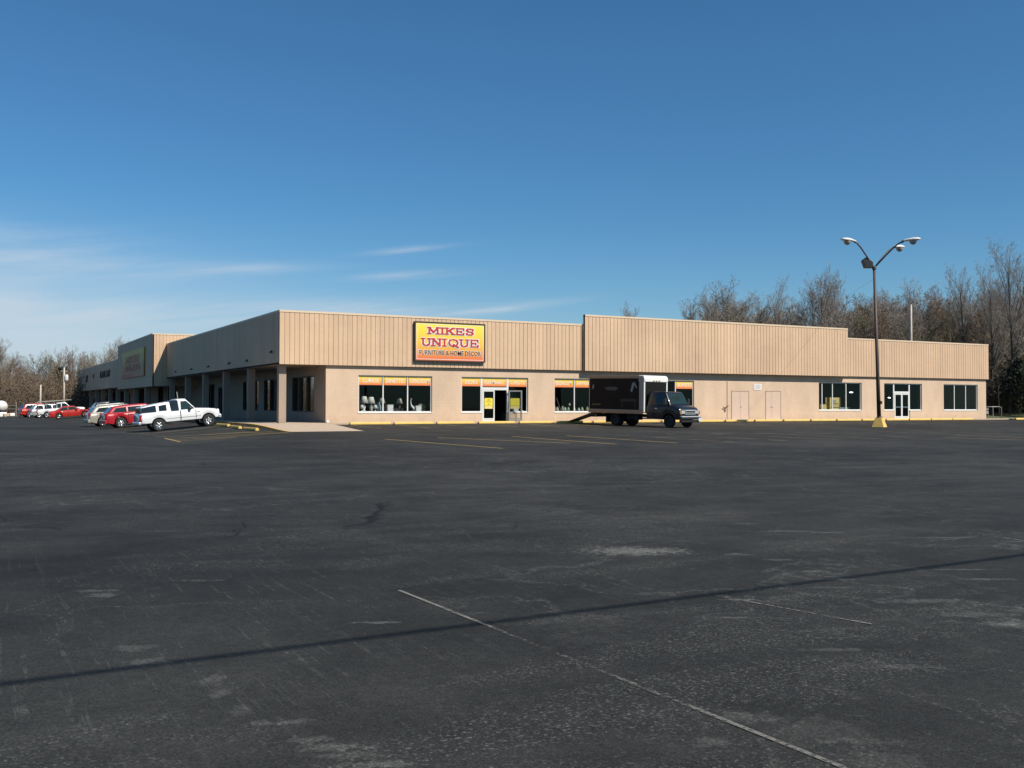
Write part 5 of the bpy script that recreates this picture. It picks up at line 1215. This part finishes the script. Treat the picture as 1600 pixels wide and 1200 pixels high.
#@TREES
# ------------------------------------------------------------------ trees
def rvec(r): return Vector((r.gauss(0, 1), r.gauss(0, 1), r.gauss(0, 1)))
class Tree:
    def __init__(s, seed): s.r = random.Random(seed); s.t = MB(); s.c = MB(); s.b = MB(); s.tips = []
    def seg(s, mb, pts, rad, n): mb.tube(pts, rad, n, cap=False)
    def twig(s, p, d, L, w):
        r = s.r; q = p + d * L; side = d.cross(rvec(r)); side = side.normalized() * w * .5 if side.length > 1e-4 else Vector((w, 0, 0)); o = d.cross(side).normalized() * w * .5
        m = p + d * (L * .5) + rvec(r) * L * .05
        s.c.add([p + side, p - side, m - side * .7 + o * .3, m + side * .7 + o * .3, q], [(0, 1, 2, 3), (3, 2, 4)])
        s.tips.append(q)
    def branch(s, p, d, L, rad, lev, cfg):
        r = s.r; n = 5 if lev <= 1 else 3; pts = [p.copy()]; rads = [rad]; cur = p.copy(); dr = d.normalized()
        segs = []
        for i in range(n):
            dr = (dr + rvec(r) * cfg['wob'][lev] + Vector((0, 0, cfg['trop'][lev]))).normalized()
            nx_ = cur + dr * (L / n); segs.append((cur.copy(), nx_.copy(), dr.copy())); cur = nx_; pts.append(cur.copy()); rads.append(rad * (1 - .75 * (i + 1) / n))
        tgt = s.t if lev <= 1 else s.c
        s.seg(tgt, pts, rads, 6 if lev == 0 else (4 if lev == 1 else 3))
        if lev >= cfg['max']: 
            return
        nch = cfg['n'][lev]
        for c in range(nch):
            f = cfg['start'][lev] + (1 - cfg['start'][lev]) * ((c + r.random()) / nch); idx = min(n - 1, int(f * n)); a, b, dd_ = segs[idx]; pos = a + (b - a) * (f * n - idx)
            ax = dd_.cross(rvec(r)); 
            if ax.length < 1e-4: continue
            ax.normalize(); ang = R_(cfg['ang'][lev] * r.uniform(.7, 1.3)); nd = dd_ * math.cos(ang) + ax * math.sin(ang)
            L2 = L * cfg['len'][lev] * (1 - cfg['tap'][lev] * f) * r.uniform(.7, 1.25)
            if lev + 1 == cfg['max']: s.twig(pos, (nd + Vector((0, 0, .35))).normalized(), max(.25, L2), cfg['tw'])
            else: s.branch(pos, nd, L2, rads[idx] * cfg['rr'][lev], lev + 1, cfg)
    def buds(s, n, size):
        r = s.r
        for i in range(n):
            p = r.choice(s.tips) + rvec(r) * .12; a = rvec(r).normalized() * size * r.uniform(.5, 1.2); b = a.cross(rvec(r)).normalized() * size * r.uniform(.4, .9)
            s.c.add([p - a, p + b, p + a, p - b], [(0, 1, 2, 3)])
BASE = dict(wob=[.05, .09, .12, .15], trop=[.02, .12, .10, .08], max=4, n=[20, 9, 8, 6], start=[.28, .18, .12, .1], ang=[36, 36, 38, 36], len=[.52, .52, .52, .62], tap=[.55, .5, .45, .3], rr=[.42, .5, .5, .5], tw=.022)
def proto(seed, H, cfg, bark, twig, buds=0, bs=.06, r0=None):
    t = Tree(seed); c = dict(BASE); c.update(cfg)
    t.branch(Vector((0, 0, -.3)), Vector((0, 0, 1)), H * .92, r0 or H * .014, 0, c)
    if buds: t.buds(buds, bs)
    a = t.t.mesh('trunk'); a.materials.append(M[bark]); b = t.c.mesh('crown'); b.materials.append(M[twig])
    zs_ = sorted(v.co.z for v in b.vertices); return a, b, zs_[int(len(zs_) * .995)]
PR = {
 'vase': proto(1, 16, dict(ang=[30, 32, 36, 36], trop=[.02, .15, .12, .08]), 'bark', 'twig'),
 'vase2': proto(12, 16, dict(ang=[36, 36, 38, 36], n=[22, 9, 8, 6], start=[.22, .15, .1, .1]), 'bark', 'twig'),
 'open': proto(3, 16, dict(ang=[46, 40, 40, 38], n=[13, 9, 7, 5], start=[.35, .2, .12, .1], trop=[.01, .09, .07, .05], len=[.62, .5, .5, .62]), 'bark_dk', 'twig'),
 'tall': proto(4, 20, dict(ang=[28, 32, 38, 38], n=[18, 9, 7, 6], start=[.25, .18, .1, .1], wob=[.07, .10, .13, .16]), 'bark_dk', 'twig'),
 'brown': proto(5, 14, dict(ang=[40, 38, 40, 38], n=[22, 9, 8, 6], start=[.12, .12, .1, .1]), 'bark_dk', 'twig_br', 500, .06),
 'brown2': proto(6, 14, dict(ang=[36, 36, 40, 38], n=[22, 9, 8, 6], start=[.10, .12, .1, .1]), 'bark', 'twig_br', 300, .06),
 'bud': proto(8, 14, dict(ang=[40, 38, 40, 38], n=[20, 9, 8, 6], start=[.15, .1, .1, .1]), 'bark', 'twig_gr', 900, .055),
 'snag': proto(9, 14, dict(ang=[40, 40, 40, 40], n=[7, 4, 3, 2], start=[.4, .3, .2, .1], len=[.22, .4, .4, .5]), 'bark_dk', 'twig'),
}
def cedar_proto(seed, H, R):
    r = random.Random(seed); t = MB(); c = MB()
    t.tube([(0, 0, -.3), (0, 0, H * .5), (0, 0, H * .95)], [H * .02, H * .013, .02], 6, False)
    for i in range(190):
        f = r.random() ** .8; z = H * (.08 + .9 * f); rad = R * (1 - f) ** .7 * r.uniform(.35, 1.05) + .1; a = r.uniform(0, 6.283)
        p = Vector((rad * math.cos(a), rad * math.sin(a), z)); t.tube([(0, 0, z - .3), tuple(p)], [.03, .012], 3, False)
        for j in range(26):
            q = p * 1 + Vector((r.gauss(0, .34), r.gauss(0, .34), r.gauss(0, .26))) * (R / 2.2); u = rvec(r).normalized() * .16; v = u.cross(rvec(r)).normalized() * .08
            c.add([q - u, q + v, q + u, q - v], [(0, 1, 2, 3)])
    a = t.mesh('trunk'); a.materials.append(M['bark_dk']); b = c.mesh('crown'); b.materials.append(M['cedar']); return a, b, H
PR['cedar'] = cedar_proto(21, 9, 2.6)
tr = random.Random(99)
def tree(kind, px, py, Z, label, group, zg=None, wide=1.0, tname='bare_tree', cat='tree'):
    a, b, H0 = PR[kind]; p = at(px, Z); p.z = gz(p.x, p.y) if zg is None else zg
    h = top_z(py, Z) - p.z; s = h / H0
    e = empty(tname, p, tr.uniform(0, 6.28), label, cat, group); w = s * wide * tr.uniform(.92, 1.08); e.scale = (w, w, s)
    obj('trunk', a, None, e); obj('crown', b, None, e)
    return e
# right hand wood behind the building
GR = 'bare trees of the wood behind the building'; LR = 'bare grey brown tree massed with others behind the flat roof'
GL = 'brown trees of the wood at the far left'; LL = 'brownish budding tree massed in the wood beyond the parked cars'
tree('vase', 988, 473, 165, 'small lone treetop showing above the middle of the raised fascia', GR, .3, .8)
for (px, py, Z, kd, wd) in ((1095, 468, 136, 'vase2', 1), (1114, 452, 132, 'vase', .95), (1141, 441, 130, 'vase2', 1.0), (1160, 457, 134, 'vase', 1), (1178, 478, 138, 'bud', 1.1), (1195, 484, 136, 'open', 1), (1345, 462, 130, 'bud', 1), (1322, 462, 134, 'vase2', 1), (1368, 470, 126, 'brown', 1), (1385, 455, 128, 'vase', 1), (1432, 468, 124, 'vase2', 1), (1452, 450, 120, 'brown2', 1.0), (1470, 452, 126, 'vase', 1), (1350, 480, 118, 'bud', 1.1), (1395, 478, 116, 'brown2', 1.1), (1465, 486, 114, 'bud', 1.1), (1300, 470, 128, 'brown', 1), (1270, 478, 122, 'brown2', 1), (1240, 482, 126, 'bud', 1), (1415, 462, 132, 'vase', 1), (1492, 470, 112, 'bud', 1.0), (1525, 455, 110, 'brown', .9), (1540, 470, 112, 'bud', .9), (1590, 480, 108, 'bud', 1), (1575, 455, 116, 'vase2', 1), (1120, 484, 124, 'brown2', 1.1), (1150, 486, 122, 'bud', 1.1), (1210, 486, 132, 'brown', 1.1), (1200, 462, 142, 'vase2', 1), (1230, 468, 140, 'vase', 1), (1312, 452, 138, 'vase', 1), (1335, 470, 126, 'vase2', 1), (1360, 462, 136, 'vase', 1), (1378, 474, 122, 'vase2', 1), (1398, 452, 136, 'vase', .9), (1425, 474, 118, 'vase', 1), (1442, 460, 132, 'vase2', 1), (1478, 462, 122, 'vase', 1), (1492, 446, 128, 'vase2', .9), (1518, 448, 124, 'vase', .9), (1552, 440, 118, 'vase', .8), (1585, 430, 112, 'vase2', .9), (1130, 462, 140, 'vase', 1), (1165, 466, 128, 'vase2', 1), (1620, 440, 112, 'vase', 1), (1650, 420, 112, 'open', 1), (1680, 450, 105, 'brown', 1)):
    tree(kd, px, py, Z, LR, GR, .4, wd * 1.25)
    if px < 1600: tree(tr.choice(['vase', 'vase2', 'brown2']), px + tr.uniform(-12, 12), py + tr.uniform(14, 34), Z + tr.uniform(5, 12), LR, GR, .4, wd * 1.35)
tree('open', 1222, 433, 124, 'open crowned bare tree left of the tall clump, sky showing through its limbs', GR, .4, .85)
tree('open', 1258, 428, 124, 'dark limbed bare tree just left of the tallest clump behind the raised fascia', GR, .4, .75)
tree('vase', 1284, 417, 122, 'tall dense bare clump left of the lamp post', GR, .4, .9)
tree('vase', 1296, 424, 126, 'bare tree forming the right shoulder of the tall clump left of the lamp post', GR, .4, .8)
tree('vase2', 1408, 434, 122, 'bare tree rising just right of the lamp post', GR, .4, .9)
tree('tall', 1505, 414, 112, 'tall bare tree above the right end of the roof', GR, .4, .75)
tree('tall', 1548, 410, 106, 'forked bare tree beside the right corner of the building', GR, .4, .7)
tree('tall', 1578, 374, 100, 'tallest bare tree at the right edge beyond the building corner', GR, .5, .8)
tree('open', 1614, 385, 97, 'bare tree cut by the right edge of the picture', GR, .5, .8)
tree('snag', 1561, 575, 97, 'pale slender trunk standing in the grass right of the building', GR, .5, .6)
for (px, py, Z, l) in ((1402, 500, 128, 'dark evergreen showing above the roof beside the pale pole'), (1590, 560, 100, 'dark evergreen at the right edge'), (1565, 585, 104, 'low dark evergreen in the shade right of the building'), (1612, 575, 98, 'dark evergreen partly beyond the right edge'), (1548, 590, 108, 'dark evergreen close behind the building corner')):
    tree('cedar', px, py, Z, l, 'dark evergreens of the right hand wood', .5, 1.3, 'cedar_tree')
# left hand wood
for (px, py, Z) in [(-60 - 17 * q, 535 + 9 * (q * 7 % 5), 178 + 8 * (q * 5 % 4)) for q in range(18)] + [(-50, 540, 190), (-30, 530, 195), (-12, 535, 185), (3, 528, 188), (12, 552, 180), (20, 560, 195), (28, 566, 185), (36, 560, 200), (44, 566, 182), (52, 570, 195), (60, 556, 190), (68, 552, 200), (76, 550, 188), (84, 556, 180), (92, 546, 200), (99, 543, 192), (106, 556, 184), (118, 552, 198), (126, 556, 190), (134, 550, 205), (142, 556, 186), (150, 552, 198), (160, 548, 206), (170, 552, 196), (-40, 560, 170), (-20, 575, 172), (0, 580, 170), (15, 585, 168), (32, 588, 170), (48, 586, 168), (64, 590, 170), (80, 588, 166), (97, 586, 170), (112, 590, 168), (125, 588, 170), (140, 580, 172), (155, 575, 178)]:
    tree(tr.choice(['brown', 'brown2', 'bud', 'brown', 'vase2']), px, py, Z, LL, GL, None, tr.uniform(.9, 1.2))
tree('snag', 115, 537, 178, 'tall thin dark trunk sticking out of the left wood beside the pole', GL, None, .5)
tree('vase', 181, 527, 190, 'tall grey treetop right behind the left wing parapet', GL, None, 1.0)
tree('vase', 196, 533, 196, 'grey treetop next to the sign block of the left wing', GL, None, .9)
tree('open', 158, 545, 186, 'twisted bare tree above the low far parapet', GL, None, .9)
tree('cedar', 97, 575, 176, 'dark evergreen behind the transformer pole', GL, None, 1.2, 'cedar_tree')
# undergrowth that reads as one mass
def thicket(name, spots, m, seed, hmin, hmax, n_per, lab):
    r = random.Random(seed); k = MB()
    for (px, Z, zg) in spots:
        for i in range(n_per):
            p = at(px + r.uniform(-9, 9), Z + r.uniform(-7, 7)); p.z = (gz(p.x, p.y) if zg is None else zg) - .1
            h = r.uniform(hmin, hmax); d = Vector((r.gauss(0, .25), r.gauss(0, .25), 1)).normalized()
            s_ = d.cross(rvec(r)).normalized() * .03
            q = p + d * h; k.add([p - s_, p + s_, q], [(0, 1, 2)])
            for j in range(14):
                f = r.uniform(.15, 1); b = p + d * h * f; e = (d * .6 + rvec(r) * .6).normalized() * r.uniform(.4, 1.3); sd = e.cross(rvec(r)).normalized() * .022
                k.add([b - sd, b + sd, b + e], [(0, 1, 2)])
                c0 = b + e * r.uniform(.3, 1); u = rvec(r).normalized() * r.uniform(.06, .16); v = u.cross(rvec(r)).normalized() * r.uniform(.05, .12); k.add([c0 - u, c0 + v, c0 + u, c0 - v], [(0, 1, 2, 3)])
    return tag(obj(name, k, m), lab, 'undergrowth', None, 'stuff')
thicket('undergrowth', [(px, Z, None) for px in range(-340, 215, 9) for Z in ((150, 164, 178, 192, 206) if px > -70 else (160, 180, 200))], M['thicket'], 31, 2.0, 7.5, 26, 'brown undergrowth filling the foot of the left wood')
thicket('undergrowth', [(px, Z, .5) for px in range(1060, 1700, 10) for Z in (114, 124, 136)], M['thicket_dk'], 32, 1.5, 7.0, 20, 'dark undergrowth filling the foot of the right hand wood')
thicket('undergrowth', [(px, Z, 1.3) for px in range(1545, 1640, 7) for Z in (107, 111, 116)], M['thicket_dk'], 33, .8, 4.5, 24, 'dark brush beside the right end of the building')

# ------------------------------------------------------------------ sun and sky
sun_dir = Vector((SUNX, -SUNY, 1.0)).normalized()          # towards the sun
el = math.asin(sun_dir.z); az = math.atan2(sun_dir.x, sun_dir.y)
sl = bpy.data.lights.new('sun', 'SUN'); so = bpy.data.objects.new('sun', sl); COL.objects.link(so)
sl.energy = 5.0; sl.angle = R_(.5); sl.color = (1, .93, .81)
so.rotation_euler = (-sun_dir).to_track_quat('-Z', 'Y').to_euler()
w = bpy.data.worlds.new('World'); scene.world = w; w.use_nodes = True
nt = w.node_tree; N = nt.nodes; bg = N['Background']
sky = N.new('ShaderNodeTexSky'); sky.sky_type = 'NISHITA'; sky.sun_disc = False; sky.sun_elevation = el; sky.sun_rotation = az
sky.air_density = 1.0; sky.dust_density = .6; sky.ozone_density = 1.6; sky.altitude = 200
bg.inputs['Strength'].default_value = .061
tc = N.new('ShaderNodeTexCoord'); sp = N.new('ShaderNodeSeparateXYZ'); lnk(nt, tc.outputs['Generated'], sp.inputs[0])
def mth(op, a, b=None, c=None):
    n = N.new('ShaderNodeMath'); n.operation = op
    for i, x in enumerate((a, b, c)):
        if x is None: continue
        if isinstance(x, (int, float)): n.inputs[i].default_value = x
        else: lnk(nt, x, n.inputs[i])
    return n.outputs[0]
azn = mth('MULTIPLY', mth('ARCTAN2', sp.outputs['Y'], sp.outputs['X']), 57.2958); eln = mth('MULTIPLY', mth('ARCSINE', sp.outputs['Z']), 57.2958)
cbx = N.new('ShaderNodeCombineXYZ'); lnk(nt, mth('MULTIPLY', azn, .10), cbx.inputs[0]); lnk(nt, mth('ADD', mth('MULTIPLY', eln, 1.1), mth('MULTIPLY', azn, .12)), cbx.inputs[1])
cn = N.new('ShaderNodeTexNoise'); cn.inputs['Scale'].default_value = 1; cn.inputs['Detail'].default_value = 7; cn.inputs['Roughness'].default_value = .6; cn.inputs['Distortion'].default_value = .4; lnk(nt, cbx.outputs[0], cn.inputs['Vector'])
cnf = N.new('ShaderNodeMapRange'); cnf.inputs['From Min'].default_value = .32; cnf.inputs['From Max'].default_value = .68; lnk(nt, cn.outputs['Fac'], cnf.inputs[0])
total = None
# (azimuth, elevation, half widths, slope of the streak, strength): thin cirrus low in the sky
for (a0, e0, sa, se, sl_, st_) in ((90, 8.0, 9, 1.5, .02, .32), (84, 7.2, 7, .7, .03, .16), (92, 4.2, 11, 1.6, .0, .40), (80, 4.6, 12, 1.0, .0, .22), (67.2, 8.75, 2.4, .20, -.10, .5), (67.2, 7.35, 2.8, .22, -.07, .5), (71, 5.4, 6, .6, -.02, .65), (62, 5.5, 3.2, .22, -.11, .6), (76, 7.5, 4.5, .3, -.06, .35)):
    da = mth('SUBTRACT', azn, a0); de = mth('SUBTRACT', mth('SUBTRACT', eln, e0), mth('MULTIPLY', da, sl_))
    ex = mth('ADD', mth('POWER', mth('ABSOLUTE', mth('DIVIDE', da, sa)), 2), mth('POWER', mth('ABSOLUTE', mth('DIVIDE', de, se)), 2))
    gsn = mth('MULTIPLY', mth('EXPONENT', mth('MULTIPLY', ex, -1)), st_)
    total = gsn if total is None else mth('ADD', total, gsn)
haze = None
for (a0, e0, sa, se, st_) in ((96, 5.2, 15, 2.8, .34), (95, 2.0, 24, 3.6, .38), (60, -1.0, 80, 6.0, .40)):
    ex = mth('ADD', mth('POWER', mth('ABSOLUTE', mth('DIVIDE', mth('SUBTRACT', azn, a0), sa)), 2), mth('POWER', mth('ABSOLUTE', mth('DIVIDE', mth('SUBTRACT', eln, e0), se)), 2))
    q = mth('MULTIPLY', mth('EXPONENT', mth('MULTIPLY', ex, -1)), st_); haze = q if haze is None else mth('ADD', haze, q)
fac = mth('MINIMUM', mth('ADD', haze, mth('MULTIPLY', total, mth('ADD', mth('MULTIPLY', cnf.outputs[0], .9), .05))), .75)
mx = N.new('ShaderNodeMix'); mx.data_type = 'RGBA'; mx.inputs['B'].default_value = (7.7, 8.5, 9.4, 1)
tn = N.new('ShaderNodeMix'); tn.data_type = 'RGBA'; tn.blend_type = 'MULTIPLY'; tn.inputs['Factor'].default_value = 1; tn.inputs['B'].default_value = (.49, .96, 1.27, 1); lnk(nt, sky.outputs[0], tn.inputs['A'])
lnk(nt, fac, mx.inputs['Factor']); lnk(nt, tn.outputs['Result'], mx.inputs['A']); lnk(nt, mx.outputs['Result'], bg.inputs['Color'])
vs = scene.view_settings; vs.view_transform = 'Standard'; vs.look = 'None'; vs.exposure = .38; vs.gamma = 1
scene.cycles.max_bounces = 8; scene.cycles.transparent_max_bounces = 24
